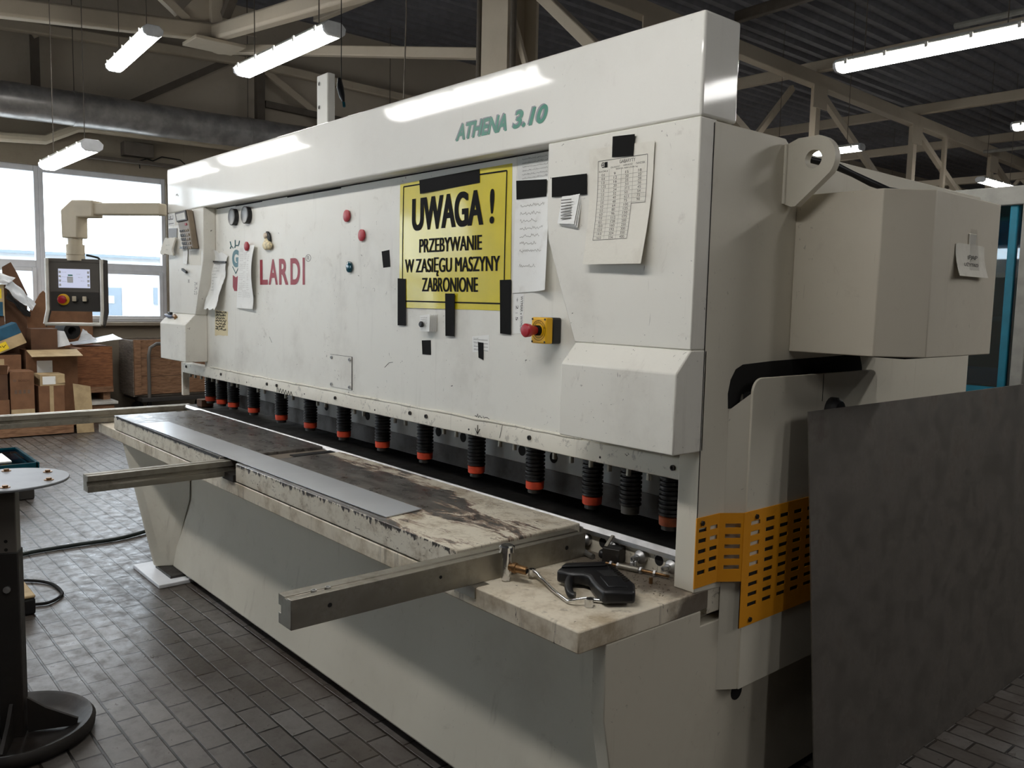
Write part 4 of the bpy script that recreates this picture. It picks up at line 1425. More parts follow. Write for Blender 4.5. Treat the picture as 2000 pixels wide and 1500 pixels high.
# papers beside the maker's mark
p1, P = sheet('crumpled_receipt', [(.592, 1.862), (.800, 1.828), (.706, 1.512), (.488, 1.514)], YP, 'paper', 'long crumpled paper at the left beside the green letter mark', 'paper',
              lambda u, v: .006 + .022 * u * (1 - v) + .03 * (1 - v) ** 3 + .005 * math.sin(12 * v + 4 * u) + .02 * max(0, v - .88) * 4 * (1 - u), nu=14, nv=22, jag=.006)
pm = MB()
def rows(P, mb, v0, dv, n, u=.18, ws=(.08, .05, .1, .06), h=.006, words=('poz 12', 'mm', 'gr. 2.5', 'szt')):
    for k in range(n):
        x, y, z = P(u, v0 - dv * k)
        squiggle(mb, (x, y - .004, z), EX, EZ, ws[k % len(ws)], h, k)
rows(P, pm, .76, .055, 9)
obj('print', pm, 'inkgrey', p1, fix=False)
bb2 = MB().hexa([(.594, .058, 1.790), (.800, .052, 1.783), (.800, .060, 1.783), (.594, .066, 1.790), (.594, .058, 1.800), (.800, .052, 1.793), (.800, .060, 1.793), (.594, .066, 1.800)])
tag(obj('bar_magnet', bb2, 'black', bevel=.001), 'thin black bar magnet on the long crumpled paper', 'magnet')
p2, P = sheet('printed_list', [(.948, 1.880), (1.187, 1.872), (1.168, 1.524), (.915, 1.526)], YP, 'paper', 'white printed list under the red magnet, hiding part of the red name', 'paper',
              lambda u, v: .004 + .028 * u * u * math.sin(PI * min(1, 1.15 - v)) + (.004 + .014 * u) * (1 - v) ** 2, nu=14, nv=20)
pm = MB()
for k in range(26):
    v = .93 - k * .030
    for u, w in ((.10, .05), (.36, .05), (.62, .045)):
        if (k * 7 + int(u * 10)) % 5 == 0:
            continue
        x, y, z = P(u, v)
        squiggle(pm, (x, y - .0035, z), EX, EZ, w, .0058, k * 5 + int(u * 10))
obj('print', pm, 'inklight', p2, fix=False)
sk, P = sheet('sticker', [(.581, 1.508), (.770, 1.502), (.766, 1.358), (.571, 1.353)], YP, 'papercream', 'cream sticker with dense dark writing under the crumpled paper', 'sticker', jag=.003)
pm = MB()
for k in range(7):
    x, y, z = P(.06, .86 - k * .105)
    squiggle(pm, (x, y - .0006, z), EX, EZ, .160 - (k % 3) * .012, .0165, k + 40, .0052, 3)
obj('writing', pm, 'ink', sk, fix=False)

def magnet(x, z, r, y, m, label):
    return tag(obj('round_magnet', MB().lathe((x, y, z), (0, -1, 0), [(0, r * .8), (.004, r), (.011, r), (.014, r * .8)], 22), m), label, 'magnet')
magnet(2.164, 1.970, .027, YP, 'magred', 'upper of two red magnets left of the yellow sign')
magnet(2.297, 1.877, .026, YP, 'magred', 'lower of two red magnets left of the yellow sign')
magnet(1.085, 1.869, .025, .064, 'magred', 'red magnet holding the white printed list')
magnet(2.189, 1.738, .025, YP, 'teal', 'shiny blue-green magnet below the two red ones')
# small painted figurine magnet
fg = thing('figurine_magnet', 'small painted figurine magnet with black hair above the red name', 'figurine', (1.335, YP, 1.84))
body = MB().rings([[(1.335 + math.cos(2 * PI * i / 16) * a + ox, .062 + math.sin(2 * PI * i / 16) * b2, z) for i in range(16)] for z, a, b2, ox in
                   ((1.842, .022, .008, 0), (1.852, .048, .012, .004), (1.866, .058, .013, .002), (1.878, .046, .013, 0), (1.890, .026, .011, -.002), (1.898, .014, .009, -.004), (1.904, .010, .007, -.006))])
obj('skirt', body, 'flower', fg, smooth=70)
hd = MB().rings([[(1.327 + math.cos(2 * PI * i / 14) * a, .060 + math.sin(2 * PI * i / 14) * a * .8, z) for i in range(14)] for z, a in ((1.900, .007), (1.905, .014), (1.915, .019), (1.925, .016), (1.932, .007))])
obj('head', hd, 'skin', fg, smooth=70)
hr = MB().rings([[(1.344 + ox + math.cos(2 * PI * i / 14) * a, .066 + math.sin(2 * PI * i / 14) * .008, z) for i in range(14)] for z, a, ox in
                 ((1.876, .008, .016), (1.892, .015, .010), (1.91, .019, .004), (1.926, .020, -.006), (1.936, .012, -.010), (1.939, .004, -.010))])
obj('hair', hr, 'black', fg, smooth=70)

# left cover: calculator, labels, slips
ca = thing('calculator', 'large taupe desk calculator hanging tilted on the left cover', 'calculator', (.41, YC, 1.865))
cq = [(.262, 2.098), (.452, 2.103), (.545, 1.868), (.378, 1.872)]
cf = fit(cq)
def cpt(u, v, d):
    x, z = cf(u, v)
    return (x, YC - d, z)
def chexa(u0, u1, v0, v1, d0, d1):
    return MB().hexa([cpt(u0, v0, d1), cpt(u1, v0, d1), cpt(u1, v0, d0), cpt(u0, v0, d0), cpt(u0, v1, d1), cpt(u1, v1, d1), cpt(u1, v1, d0), cpt(u0, v1, d0)])
obj('case', chexa(0, 1, 0, 1, .004, .042), 'calc', ca, bevel=.006)
obj('display_hood', chexa(.02, .98, .72, .985, .042, .050), 'darkgrey', ca, bevel=.003)
obj('display', chexa(.12, .88, .76, .93, .0500, .0505), 'lampbody', ca)
obj('red_key', chexa(.66, .82, .60, .66, .042, .046), 'redink', ca)
for r in range(5):
    for c in range(5):
        u = .09 + c * .168
        v = .50 - r * .108
        obj('key', chexa(u, u + .115, v - .07 + (.02 if r == 0 else 0), v, .042, .048), 'darkgrey' if c < 3 else 'calc', ca, bevel=.0012)
sheet('tape_patch', [(.021, 2.014), (.172, 2.009), (.169, 1.949), (.018, 1.955)], YC - .002, 'hdgrey', 'square dark brown patch on the left cover', 'patch', nu=2, nv=2, th=.002)
a1_, P = sheet('label', [(.004, 2.106), (.132, 2.104), (.130, 2.030), (.004, 2.034)], YC, 'paper', 'white printed label above the dark brown patch', 'label')
pm = MB().box(.012, .10, -.0013, -.0011, 2.068, 2.072).box(.012, .016, -.0013, -.0011, 2.068, 2.094).box(.096, .1, -.0013, -.0011, 2.068, 2.094).box(.012, .11, -.0013, -.0011, 2.042, 2.045)
text(pm, 'E', (.04, -.0013, 2.075), EX, EZ, .03, .015)
obj('print', pm, 'ink', a1_, fix=False)
sheet('note', [(.134, 2.104), (.262, 2.102), (.285, 2.027), (.132, 2.028)], YC - .0008, 'paperdirty', 'plain grey note between the label and the calculator', 'note')
tag(obj('round_magnet', MB().lathe((.205, -.0016, 2.070), (0, -1, 0), [(0, .014), (.008, .014), (.011, .009)], 18), 'black'), 'tiny black magnet on the grey note', 'magnet')
pk, P = sheet('paper_packet', [(-.010, 1.952), (.184, 1.948), (.180, 1.840), (-.040, 1.850)], YC - .012, 'paperdirty', 'crumpled white packet below the dark brown patch', 'paper',
      lambda u, v: .004 + .006 * math.sin(6 * u + 5 * v) + .010 * (1 - v), th=.010, jag=.006)
pm = MB()
for k, (u, v) in enumerate(((.30, .52), (.62, .54), (.42, .22))):
    x, y, z = P(u, v)
    squiggle(pm, (x, y - .003, z), EX, EZ, .036, .009, k)
obj('print', pm, 'inkgrey', pk, fix=False)
ns, P = sheet('narrow_slip', [(.262, 2.022), (.340, 2.018), (.362, 1.780), (.268, 1.788)], YC, 'paper', 'narrow white slip beside the calculator on the left cover', 'paper', lambda u, v: .0015 + .012 * u * (1 - v) ** 4)
for q, lab in (([(.266, 1.890), (.335, 1.886), (.335, 1.874), (.266, 1.878)], 'short black bar magnet halfway down the narrow slip'),
               ([(.292, 1.757), (.364, 1.738), (.364, 1.724), (.292, 1.743)], 'short black bar magnet at the foot of the narrow slip'),
               ([(.272, 2.034), (.318, 2.018), (.318, 2.006), (.272, 2.022)], 'short black bar magnet at the head of the narrow slip')):
    f = fit(q)
    tag(obj('bar_magnet', MB().grid(lambda u, v: (f(u, v)[0], -.022, f(u, v)[1]), 1, 1, .012), 'black'), lab, 'magnet')
sheet('note', [(.385, 1.862), (.560, 1.862), (.560, 1.770), (.385, 1.775)], YC, 'paperdirty', 'plain cream note under the calculator', 'note')

# pocket tool lying on the left lower box
tl = thing('pocket_tool', 'small tool with blue-grey handle lying on the left lower box', 'tool', (.12, -.03, 1.444))
obj('handle', MB().tube([(.012, -.030, 1.462), (.05, -.030, 1.458), (.11, -.030, 1.454), (.15, -.030, 1.456)], [.008, .012, .012, .008], 10), 'bluetool', tl, smooth=60)
obj('clamp', MB().box(.075, .12, -.038, -.020, 1.462, 1.482), 'black', tl, bevel=.003)
obj('jaw', MB().tube([(.15, -.03, 1.456), (.185, -.03, 1.460), (.215, -.034, 1.452), (.20, -.036, 1.440)], [.006, .012, .010, .004], 8), 'brass', tl, smooth=60)

# notice on the side cabinet
XB = 4.553
nb = MB()
def bp_(u, v):
    y = .758 + u * .215; z = 1.705 + v * (.098 if .0 < u < 1 else .095)
    return (XB + .002 + .018 * (1 - v) ** 2 * (0.5 + abs(u - .5)) + .004 * (1 - abs(2 * u - 1)), y, z)
nb.grid(bp_, 10, 10, .0008, (1, 0, 0))
nn = tag(obj('hanging_notice', nb, 'paperdirty', smooth=60), 'curled notice taped to the side cabinet', 'notice')
pm = MB()
text(pm, 'PAP', (XB + .0095, .840, 1.757), EY, EZ, .065, .013, .02)
text(pm, 'UŻYTKO', (XB + .0105, .808, 1.736), EY, EZ, .105, .013, .02)
obj('print', pm, 'inkgrey', nn, fix=False)
obj('clear_tape', MB().grid(lambda u, v: (XB + .013 - .010 * v, .842 + u * .075 * (1 - .35 * v) + .012 * v, 1.725 + v * .125), 6, 8), 'tape', nn, smooth=60)
obj('tape_wrinkle', MB().box(XB + .0002, XB + .004, .848, .900, 1.800, 1.835), 'silver', nn, bevel=.001)

# ================================================================== ON THE TABLE
def smooth_path(pts, k=6):
    out = []
    P_ = [Vector(p) for p in pts]
    for i in range(len(P_) - 1):
        a = P_[max(0, i - 1)]; b2 = P_[i]; c2 = P_[i + 1]; d2 = P_[min(len(P_) - 1, i + 2)]
        for j in range(k):
            t = j / k
            out.append(0.5 * ((2 * b2) + (-a + c2) * t + (2 * a - 5 * b2 + 4 * c2 - d2) * t * t + (-a + 3 * b2 - 3 * c2 + d2) * t ** 3))
    out.append(P_[-1])
    return out
ms = MB().hexa([(.645, -.405, .8575), (3.222, -.378, .8575), (3.200, -.217, .8575), (.655, -.238, .8575),
                (.645, -.405, .8605), (3.222, -.378, .8605), (3.200, -.217, .8605), (.655, -.238, .8605)])
tag(obj('metal_strip', ms, 'galv'), 'long bright metal strip lying along the front of the table', 'metal strip')
ZW = .768
# bronze-and-chrome fitting standing on end
vf = thing('pipe_fitting', 'chrome fitting with rusty threaded spigot against the support arm', 'fitting', (3.765, -.30, ZW))
obj('barrel', MB().lathe((3.765, -.300, ZW), EZ, [(0, .011), (.004, .0145), (.088, .0145), (.089, .023), (.106, .024), (.110, .019)], 20), 'chrome', vf)
obj('spigot', MB().lathe((3.775, -.296, ZW + .045), (.93, .36, -.06), [(0, .012), (.012, .012), (.012, .016), (.022, .016), (.024, .013), (.056, .012), (.058, .010)], 14), 'brass', vf)
obj('spigot_bore', MB().cyl((3.8295, -.275, ZW + .0412), (3.8305, -.2746, ZW + .0411), .007, 12), 'dark', vf)
# cranked ring spanner
wr = thing('ring_spanner', 'chrome cranked spanner lying across the front of the ledge', 'spanner', (3.93, -.26, ZW))
obj('shank', MB().tube([(3.800, -.226, ZW + .026), (3.828, -.232, ZW + .026), (3.845, -.236, ZW + .020), (3.94, -.270, ZW + .012), (4.022, -.294, ZW + .010), (4.037, -.288, ZW + .016), (4.062, -.262, ZW + .024)], .0048, 8), 'chrome', wr, smooth=60)
for (a, b2, z) in ((3.796, -.225, ZW + .020), (4.068, -.258, ZW + .014)):
    obj('ring_head', MB().lathe((a, b2, z - .012 if z > ZW + .016 else ZW + .001), EZ, [(0, .0125), (.022, .0125), (.022, .008), (0, .008)], 18), 'chrome', wr)
# black pistol-grip tool lying on its side
pg = thing('grip_tool', 'black plastic pistol grip tool lying on the ledge', 'tool', (3.98, -.12, ZW))
def slab3(poly, z0, z1):
    return MB().prism(poly, 'z', z0, z1)
obj('body', slab3([(3.888, -.212), (3.862, -.160), (3.900, -.095), (3.936, -.036), (3.985, -.052), (4.108, -.114), (4.152, -.164), (4.100, -.236), (4.048, -.212), (4.010, -.190), (3.978, -.168), (3.955, -.170), (3.930, -.200)], ZW + .010, ZW + .048), 'black', pg, bevel=.009)
obj('barrel_ridge', slab3([(3.886, -.190), (3.872, -.160), (3.930, -.052), (3.955, -.070)], ZW + .047, ZW + .056), 'black', pg, bevel=.004)
obj('trigger', MB().tube(smooth_path([(3.930, -.196, ZW + .030), (3.950, -.222, ZW + .028), (3.976, -.246, ZW + .021), (3.996, -.257, ZW + .014), (4.008, -.254, ZW + .012)], 4), .0115, 10), 'black', pg, smooth=60)
obj('grip_panel', slab3([(4.010, -.155), (4.085, -.200), (4.118, -.160), (4.055, -.115)], ZW + .0475, ZW + .051), 'rubber', pg, bevel=.002)
obj('grip_recess', slab3([(3.965, -.120), (4.015, -.140), (4.040, -.108), (3.990, -.085)], ZW + .0478, ZW + .0488), 'dark', pg)
rk = MB()
for k in range(11):
    t_ = k / 11
    x_, y_ = 3.955 + t_ * .14, -.056 - t_ * .068
    rk.box(x_ - .003, x_ + .003, y_ - .012, y_ + .004, ZW + .047, ZW + .053)
obj('ratchet_teeth', rk, 'darksteel', pg)
bt = MB().lathe((4.045, -.232, ZW + .008), (.8, .6, 0), [(0, .008), (.012, .008), (.012, .006), (.04, .006), (.04, .009), (.055, .009)], 12)
tag(obj('socket_bit', bt, 'chrome'), 'short chrome socket under the black pistol grip', 'socket')
# steel block with lever
bk = thing('stop_block', 'dark steel stop block with a lever near the rear bolts', 'block', (3.84, .10, ZW))
T2 = Matrix.Translation((3.832, .095, ZW)) @ Matrix.Rotation(math.radians(20), 4, 'Z')
obj('block', MB().box(-.028, .032, -.025, .03, 0, .050).xf(T2), 'darksteel', bk, bevel=.003)
obj('lever', MB().bar((-.022, -.010, .050), (-.015, .032, .078), .012, .006).xf(T2), 'alu', bk, bevel=.002)
obj('knob', MB().lathe(T2 @ Vector((-.028, -.004, .022)), T2.to_3x3() @ Vector((-1, 0, 0)), [(0, .014), (.010, .016), (.016, .012)], 16), 'black', bk)
# bolts and odds
bl = thing('threaded_rod', 'threaded rod with tube and nuts lying behind the pistol grip', 'rod', (3.95, .125, ZW))
p0, p1 = Vector((3.848, .045, ZW + .010)), Vector((4.055, .103, ZW + .010))
dd = (p1 - p0).normalized()
obj('rod', MB().cyl(p0, p1, .0045, 10), 'brass', bl)
obj('sleeve', MB().cyl(p0 + dd * .045, p0 + dd * .115, .009, 14), 'alu', bl)
for t_, r_2 in ((.015, .011), (.040, .010), (.118, .0115), (.165, .0105)):
    obj('nut', MB().cyl(p0 + dd * t_, p0 + dd * (t_ + .007), r_2, 6), 'steel', bl)
tag(obj('hex_bolt', MB().lathe((3.885, .060, ZW + .008), (.9, .45, 0), [(0, .008), (.008, .008), (.008, .0055), (.045, .0055)], 6), 'chrome'), 'short chrome bolt leaning at the steel stop block', 'bolt')
tag(obj('hex_bolt', MB().lathe((4.045, .030, ZW), EZ, [(0, .006), (.018, .006)], 6), 'brass'), 'tiny brown bolt standing alone on the dusty ledge', 'bolt')
tag(obj('tube_stub', MB().tube([(3.705, .085, ZW + .012), (3.735, .070, ZW + .010), (3.775, .062, ZW + .009)], .009, 10), 'steel', smooth=60), 'shiny bent tube stub beside the end of the support arm', 'tube')
tag(obj('wing_nut', MB().box(3.920, 3.934, .075, .089, ZW, ZW + .028).box(3.936, 3.944, .078, .088, ZW, ZW + .034), 'steel', bevel=.003), 'small steel clip standing below the rear adjuster bolts', 'clip')
sw = MB()
random.seed(11)
for k in range(150):
    x = random.uniform(3.76, 4.15); y = random.uniform(-.05, .12)
    a = random.uniform(0, PI); l = random.uniform(.002, .007)
    sw.bar((x, y, ZW + .001), (x + math.cos(a) * l, y + math.sin(a) * l, ZW + .001 + random.uniform(0, .002)), .0016, .0012)
tag(obj('metal_swarf', sw, 'greyply', kind='stuff'), 'metal swarf scattered at the back of the ledge', 'swarf')

# ================================================================== SHEET, STAND
sh = MB().hexa([(4.384, .448, .002), (4.384, 2.50, .002), (4.388, 2.50, .002), (4.388, .448, .002),
                (4.283, .448, 1.285), (4.283, 2.50, 1.285), (4.287, 2.50, 1.285), (4.287, .448, 1.285)])
tag(obj('steel_sheet', sh, 'sheet'), 'big dark steel sheet leaning on the right side of the machine', 'sheet')

ST = thing('support_stand', 'black pedestal stand with round steel top in the left foreground', 'stand', (2.289, -1.341, 0), rotz=math.radians(-22))
tp = MB().lathe((0, 0, .935), EZ, [(0, .196), (.006, .198), (.009, .196), (.009, 0.01)], 48)
top = obj('top_plate', tp, 'standtop', ST, local=True)
for k in range(6):
    a = k * PI / 3 + .2
    p = (.150 * math.cos(a), .150 * math.sin(a), .944)
    obj('bolt', MB().lathe(p, EZ, [(0, .016), (.002, .016), (.002, .009), (.008, .009), (.008, .005)], 10), 'brass', top, local=ST)
    
obj('flange', MB().lathe((0, 0, .915), EZ, [(0, .05), (.012, .12), (.020, .13)], 24), 'stand', ST, local=True)
obj('inner_tube', MB().box(-.033, .033, -.033, .033, .66, .925), 'hdgrey', ST, bevel=.004, local=True)
obj('outer_tube', MB().box(-.0375, .0375, -.0375, .0375, .015, .69), 'stand', ST, bevel=.004, local=True)
obj('clamp_bolt', MB().lathe((.0375, 0, .56), (1, 0, 0), [(0, .012), (.008, .012), (.010, .006)], 10), 'steel', ST, local=True)
obj('clamp_bolt', MB().lathe((0, -.0375, .56), (0, -1, 0), [(0, .012), (.008, .012), (.010, .006)], 10), 'steel', ST, local=True)
for z in (.70, .73):
    obj('pin_hole', MB().cyl((.0331, 0, z), (.0336, 0, z), .006, 10), 'dark', ST, local=True)
    obj('pin_hole', MB().cyl((0, -.0331, z), (0, -.0336, z), .006, 10), 'dark', ST, local=True)
obj('base_dish', MB().lathe((0, 0, 0), EZ, [(0, .235), (.015, .258), (.040, .262), (.056, .250), (.052, .235), (.026, .205), (.014, .16), (.016, .06), (.016, .01)], 48), 'stand', ST, local=True, smooth=50)
for k in range(4):
    a = k * PI / 2
    R4 = Matrix.Rotation(a, 4, 'Z')
    obj('rib', MB().prism([(.042, .018), (.20, .020), (.205, .045), (.10, .10), (.042, .145)], 'y', -.006, .006).xf(R4), 'stand', ST, local=True)

# ================================================================== CONTROL PENDANT on its swing arm
CP = thing('control_pendant', 'grey control panel with lit screen hanging from a cream swing arm', 'control panel', (-.508, -.427, 1.0))
Q = lambda *a: a
dirv = Vector((-.508 + .02, -.427 + .02, 0)).normalized()
obj('swing_arm', MB().bar((-.02, -.02, 2.135), Vector((-.508, -.427, 2.135)) - dirv * -.0, .085, .075), 'pipe', CP, bevel=.008)
th = math.radians(62)
R3 = Matrix.Rotation(th, 4, 'Z')
O3 = Matrix.Translation((-.508, -.427, 0)) @ R3
def loc(mb):
    return mb.xf(O3)
el = MB()
adir = R3.inverted().to_3x3() @ (-dirv)
# elbow casting: mitred corner in the arm's vertical plane
e0 = Vector((-.508, -.427, 2.135))
s = Vector((-dirv.x, -dirv.y, 0))
side = Vector((-s.y, s.x, 0))
prof_e = [(.17, .052), (.17, -.055), (.058, -.055), (.055, -.19), (-.058, -.19), (-.062, -.01), (.02, .055)]
vv = []
for w in (-.055, .055):
    vv += [e0 + s * a + Vector((0, 0, b2)) + side * w for a, b2 in prof_e]
n7 = len(prof_e)
el.add(vv, [tuple(range(n7 - 1, -1, -1)), tuple(range(n7, 2 * n7))] + [(i, (i + 1) % n7, n7 + (i + 1) % n7, n7 + i) for i in range(n7)])
obj('elbow', el, 'pipe', CP, bevel=.008)
obj('drop_pipe', MB().cyl((-.508, -.427, 1.85), (-.508, -.427, 1.95), .045, 24), 'pipe', CP)
obj('swivel_collar', MB().lathe((-.508, -.427, 1.80), EZ, [(0, .056), (.035, .056), (.036, .052), (.040, .056), (.105, .056)], 24), 'pipe', CP)
W2 = .158
cs = obj('case', loc(MB().box(-W2, W2, -.03, .055, 1.468, 1.80)), 'hdgrey', CP, bevel=.006)
obj('case_top', loc(MB().box(-W2 - .004, W2 + .02, -.035, .065, 1.785, 1.812)), 'hdgrey', CP, bevel=.004)
obj('face_plate', loc(MB().box(-W2 + .012, W2 - .012, -.034, -.030, 1.595, 1.785)), 'hdgrey', cs)
obj('lower_face', loc(MB().box(-W2 + .012, W2 - .012, -.036, -.030, 1.47, 1.592)), 'darkgrey', cs)
sc_ = obj('screen', loc(MB().box(-.098, .092, -.0365, -.034, 1.622, 1.745)), 'screen', CP)
for k in range(4):
    for u0 in (-.095, .076):
        obj('screen_button', loc(MB().box(u0, u0 + .013, -.0372, -.0366, 1.632 + k * .028, 1.648 + k * .028)), 'foil', sc_)
obj('screen_field', loc(MB().box(-.045, -.010, -.0372, -.0366, 1.655, 1.695)), 'foil', sc_)
ui2 = MB().box(-.040, -.012, -.0372, -.0366, 1.700, 1.708)
obj('screen_bar', loc(ui2), 'greenink', sc_)
ui3 = MB()
for k in range(3):
    squiggle(ui3, (-.075, -.0373, 1.72 - k * .03), EX, EZ, .025, .006, k)
    squiggle(ui3, (.01 + .012 * k, -.0373, 1.71 - k * .022), EX, EZ, .025, .006, k + 7)
obj('screen_text', loc(ui3), 'inkgrey', sc_, fix=False)
eb = obj('stop_collar', loc(MB().lathe((-.070, -.036, 1.545), (0, -1, 0), [(0, .037), (.006, .037), (.007, .034)], 24)), 'yellowbox', CP)
obj('stop_button', loc(MB().lathe((-.070, -.042, 1.545), (0, -1, 0), [(0, .012), (.012, .014), (.022, .026), (.038, .026), (.042, .018)], 22)), 'red', eb)
for x in (.0, .062):
    sw_ = obj('selector', loc(MB().lathe((x, -.036, 1.545), (0, -1, 0), [(0, .019), (.016, .019), (.018, .015)], 20)), 'black', CP)
    obj('selector_cap', loc(MB().box(x - .012, x + .012, -.066, -.054, 1.535, 1.568)), 'pipe', sw_, bevel=.003)
obj('frame_side', loc(MB().tube([(-W2 - .006, -.040, 1.81), (-W2 - .006, -.042, 1.48), (-W2 - .02, -.060, 1.385)], .0125, 8)), 'silver', CP, smooth=50)
obj('frame_side', loc(MB().tube([(W2 + .006, -.040, 1.81), (W2 + .006, -.042, 1.48), (W2 - .0, -.060, 1.385)], .011, 8)), 'silver', CP, smooth=50)
obj('hand_rail', loc(MB().tube([(-W2 - .02, -.060, 1.385), (W2, -.060, 1.385)], .011, 8)), 'silver', CP, smooth=50)
obj('side_cheek', loc(MB().prism([(-.03, 1.81), (.065, 1.81), (.065, 1.46), (-.04, 1.365), (-.055, 1.385), (-.03, 1.48)], 'x', W2 + .012, W2 + .022)), 'darkgrey', CP)
obj('side_cheek', loc(MB().prism([(-.03, 1.81), (.065, 1.81), (.065, 1.46), (-.04, 1.365), (-.055, 1.385), (-.03, 1.48)], 'x', -W2 - .022, -W2 - .016)), 'darkgrey', CP)
obj('cable', loc(MB().tube([(.06, .02, 1.84), (.09, .02, 1.835), (.13, .025, 1.825), (.15, .03, 1.80)], .007, 8)), 'cable', CP, smooth=60)

# ================================================================== FLOOR THINGS
hs = [(-.2, .02, .02), (-.07, -.30, .014), (-.073, -.571, .014), (-.062, -.83, .014), (0, -1.0, .014), (.05, -1.25, .014), (.05, -1.6, .014), (.1, -2.2, .014)]
tag(obj('air_hose', MB().tube(smooth_path(hs), .013, 8), 'cable', smooth=60), 'dark hose lying across the floor from the machine to the left', 'hose')
hs2 = [(.20, -1.38, .010), (.36, -1.12, .010), (.493, -.939, .010), (.613, -.864, .010), (.777, -.85, .010), (.857, -.873, .010), (.92, -.945, .010), (.90, -1.008, .010)]
tag(obj('power_cable', MB().tube(smooth_path(hs2), .008, 8), 'dark', smooth=60), 'thin black cable looping beside the yellow case', 'cable')
yc = thing('tool_case', 'yellow and black plastic case partly hidden by the pedestal stand', 'case', (.80, -1.22, 0))
obj('body', MB().box(.50, 1.03, -1.36, -1.02, .0, .085), 'black', yc, bevel=.012)
obj('lid', MB().box(.50, 1.03, -1.36, -1.02, .0855, .10), 'cardlight', yc, bevel=.006)
obj('front_shell', MB().prism([(-1.50, .0), (-1.165, .0), (-1.165, .17), (-1.195, .20), (-1.50, .20)], 'x', 1.04, 1.16), 'yellowbox', yc, bevel=.014)
bn = thing('glass_tray', 'green edged glass tray with papers on a low crate, far left', 'tray', (-1.9, -.7, 0))
obj('crate', MB().box(-2.35, -1.60, -1.25, -.50, .0, .24), 'darkgrey', bn, bevel=.01)
obj('tray', MB().box(-2.37, -1.57, -1.28, -.48, .25, .275), 'tealglass', bn, bevel=.004)
obj('rim', MB().box(-2.38, -2.36, -1.28, -.48, .24, .29).box(-1.58, -1.56, -1.28, -.48, .24, .29).box(-2.38, -1.56, -.49, -.47, .24, .29), 'teal', bn)
obj('papers', MB().box(-2.15, -1.75, -1.0, -.62, .2755, .285), 'paper', bn)

# ---------------------------------------------------------------- packaging pile below the windows
def cbox(name, x, y0, y1, z0, z1, dep, m, label, cat='box', rot=0.0, tilt=0.0, flaps=(), group=None):
    """carton whose front faces +x at plane x; rot about z, tilt about x-axis (roll seen from the front)"""
    cy, cz = (y0 + y1) / 2, z0
    t = thing(name, label, cat, (x - dep / 2, cy, cz), rot, group)
    t.rotation_euler = (tilt, 0, rot)
    hw, h, hd = (y1 - y0) / 2, z1 - z0, dep / 2
    th_ = .006
    body = MB()
    body.box(-hd, hd, -hw, hw, 0, th_)
    body.box(hd - th_, hd, -hw, hw, th_, h).box(-hd, -hd + th_, -hw, hw, th_, h)
    body.box(-hd + th_, hd - th_, -hw, -hw + th_, th_, h).box(-hd + th_, hd - th_, hw - th_, hw, th_, h)
    if not flaps:
        body.box(-hd + th_, hd - th_, -hw + th_, hw - th_, h - th_, h)
    obj('carton_body', body, m, t, local=True)
    for side_, ang_, L_, fm in flaps:
        fl = MB()
        if side_ == 'f':
            fl.box(0, L_, -hw + .005, hw - .005, -.003, .003); M4 = Matrix.Translation((hd, 0, h)) @ Matrix.Rotation(-math.radians(ang_), 4, 'Y')
        elif side_ == 'b':
            fl.box(-L_, 0, -hw + .005, hw - .005, -.003, .003); M4 = Matrix.Translation((-hd, 0, h)) @ Matrix.Rotation(math.radians(ang_), 4, 'Y')
        elif side_ == 'l':
            fl.box(-hd + .005, hd - .005, -L_, 0, -.003, .003); M4 = Matrix.Translation((0, -hw, h)) @ Matrix.Rotation(-math.radians(ang_), 4, 'X')
        else:
            fl.box(-hd + .005, hd - .005, 0, L_, -.003, .003); M4 = Matrix.Translation((0, hw, h)) @ Matrix.Rotation(math.radians(ang_), 4, 'X')
        obj('flap', fl.xf(M4), fm, t, local=True)
    return t
def face(t, x, y0, y1, z0, z1, m, name='label'):
    return obj(name, MB().box(x, x + .002, y0, y1, z0, z1), m, t, local=True)

# pallet under the cartons
pt = thing('pallet', 'low wooden pallet under the cartons at the floor', 'pallet', (-5.1, -.3, 0))
for k in range(6):
    obj('deck_board', MB().box(-5.64 + k * .155, -5.52 + k * .155, -1.1, .74, .10, .125), 'plank', pt)
for y in (-1.05, -.20, .64):
    obj('bearer', MB().box(-5.64, -4.76, y, y + .09, 0, .0995), 'plank', pt)
obj('front_board', MB().box(-4.755, -4.735, -1.1, .52, .015, .098), 'plank', pt)
BZ = .127
bo = cbox('carton', -4.85, -.062, .168, BZ, .71, .36, 'card', 'tall brown carton with a printed name and grey symbols', rot=math.radians(-3))
pr_ = MB()
text(pr_, 'BOSCH', (.1815, -.035, .475), EY, EZ, .105, .024, .012)
obj('printed_name', pr_, 'carddark', bo, local=True, fix=False)
pr_ = MB().rings([[(.1815, -.070 + q * .013 * math.cos(2 * PI * i / 16), .487 + q * .013 * math.sin(2 * PI * i / 16)) for i in range(16)] for q in (1, .72)], False, False)
obj('printed_circle', pr_, 'hdgrey', bo, local=True)
for k in range(4):
    y = -.075 + k * .042
    pr_ = MB().box(.1812, .1815, y, y + .024, .345, .350).box(.1812, .1815, y + .003, y + .008, .35, .38).box(.1812, .1815, y + .015, y + .02, .35, .38).box(.1812, .1815, y, y + .024, .375, .379)
    obj('printed_symbol', pr_, 'hdgrey', bo, local=True)
obj('lower_flap', MB().box(.1805, .19, -.114, .114, .004, .17), 'cardlight', bo, local=True)
b10 = cbox('carton', -4.87, .205, .465, BZ, .54, .34, 'card', 'taped brown carton under the small white labelled box')
face(b10, .1705, -.02, .02, .0, .412, 'cardlight', 'tape_band')
face(b10, .1705, -.13, -.022, .0, .10, 'cardlight', 'lower_flap')
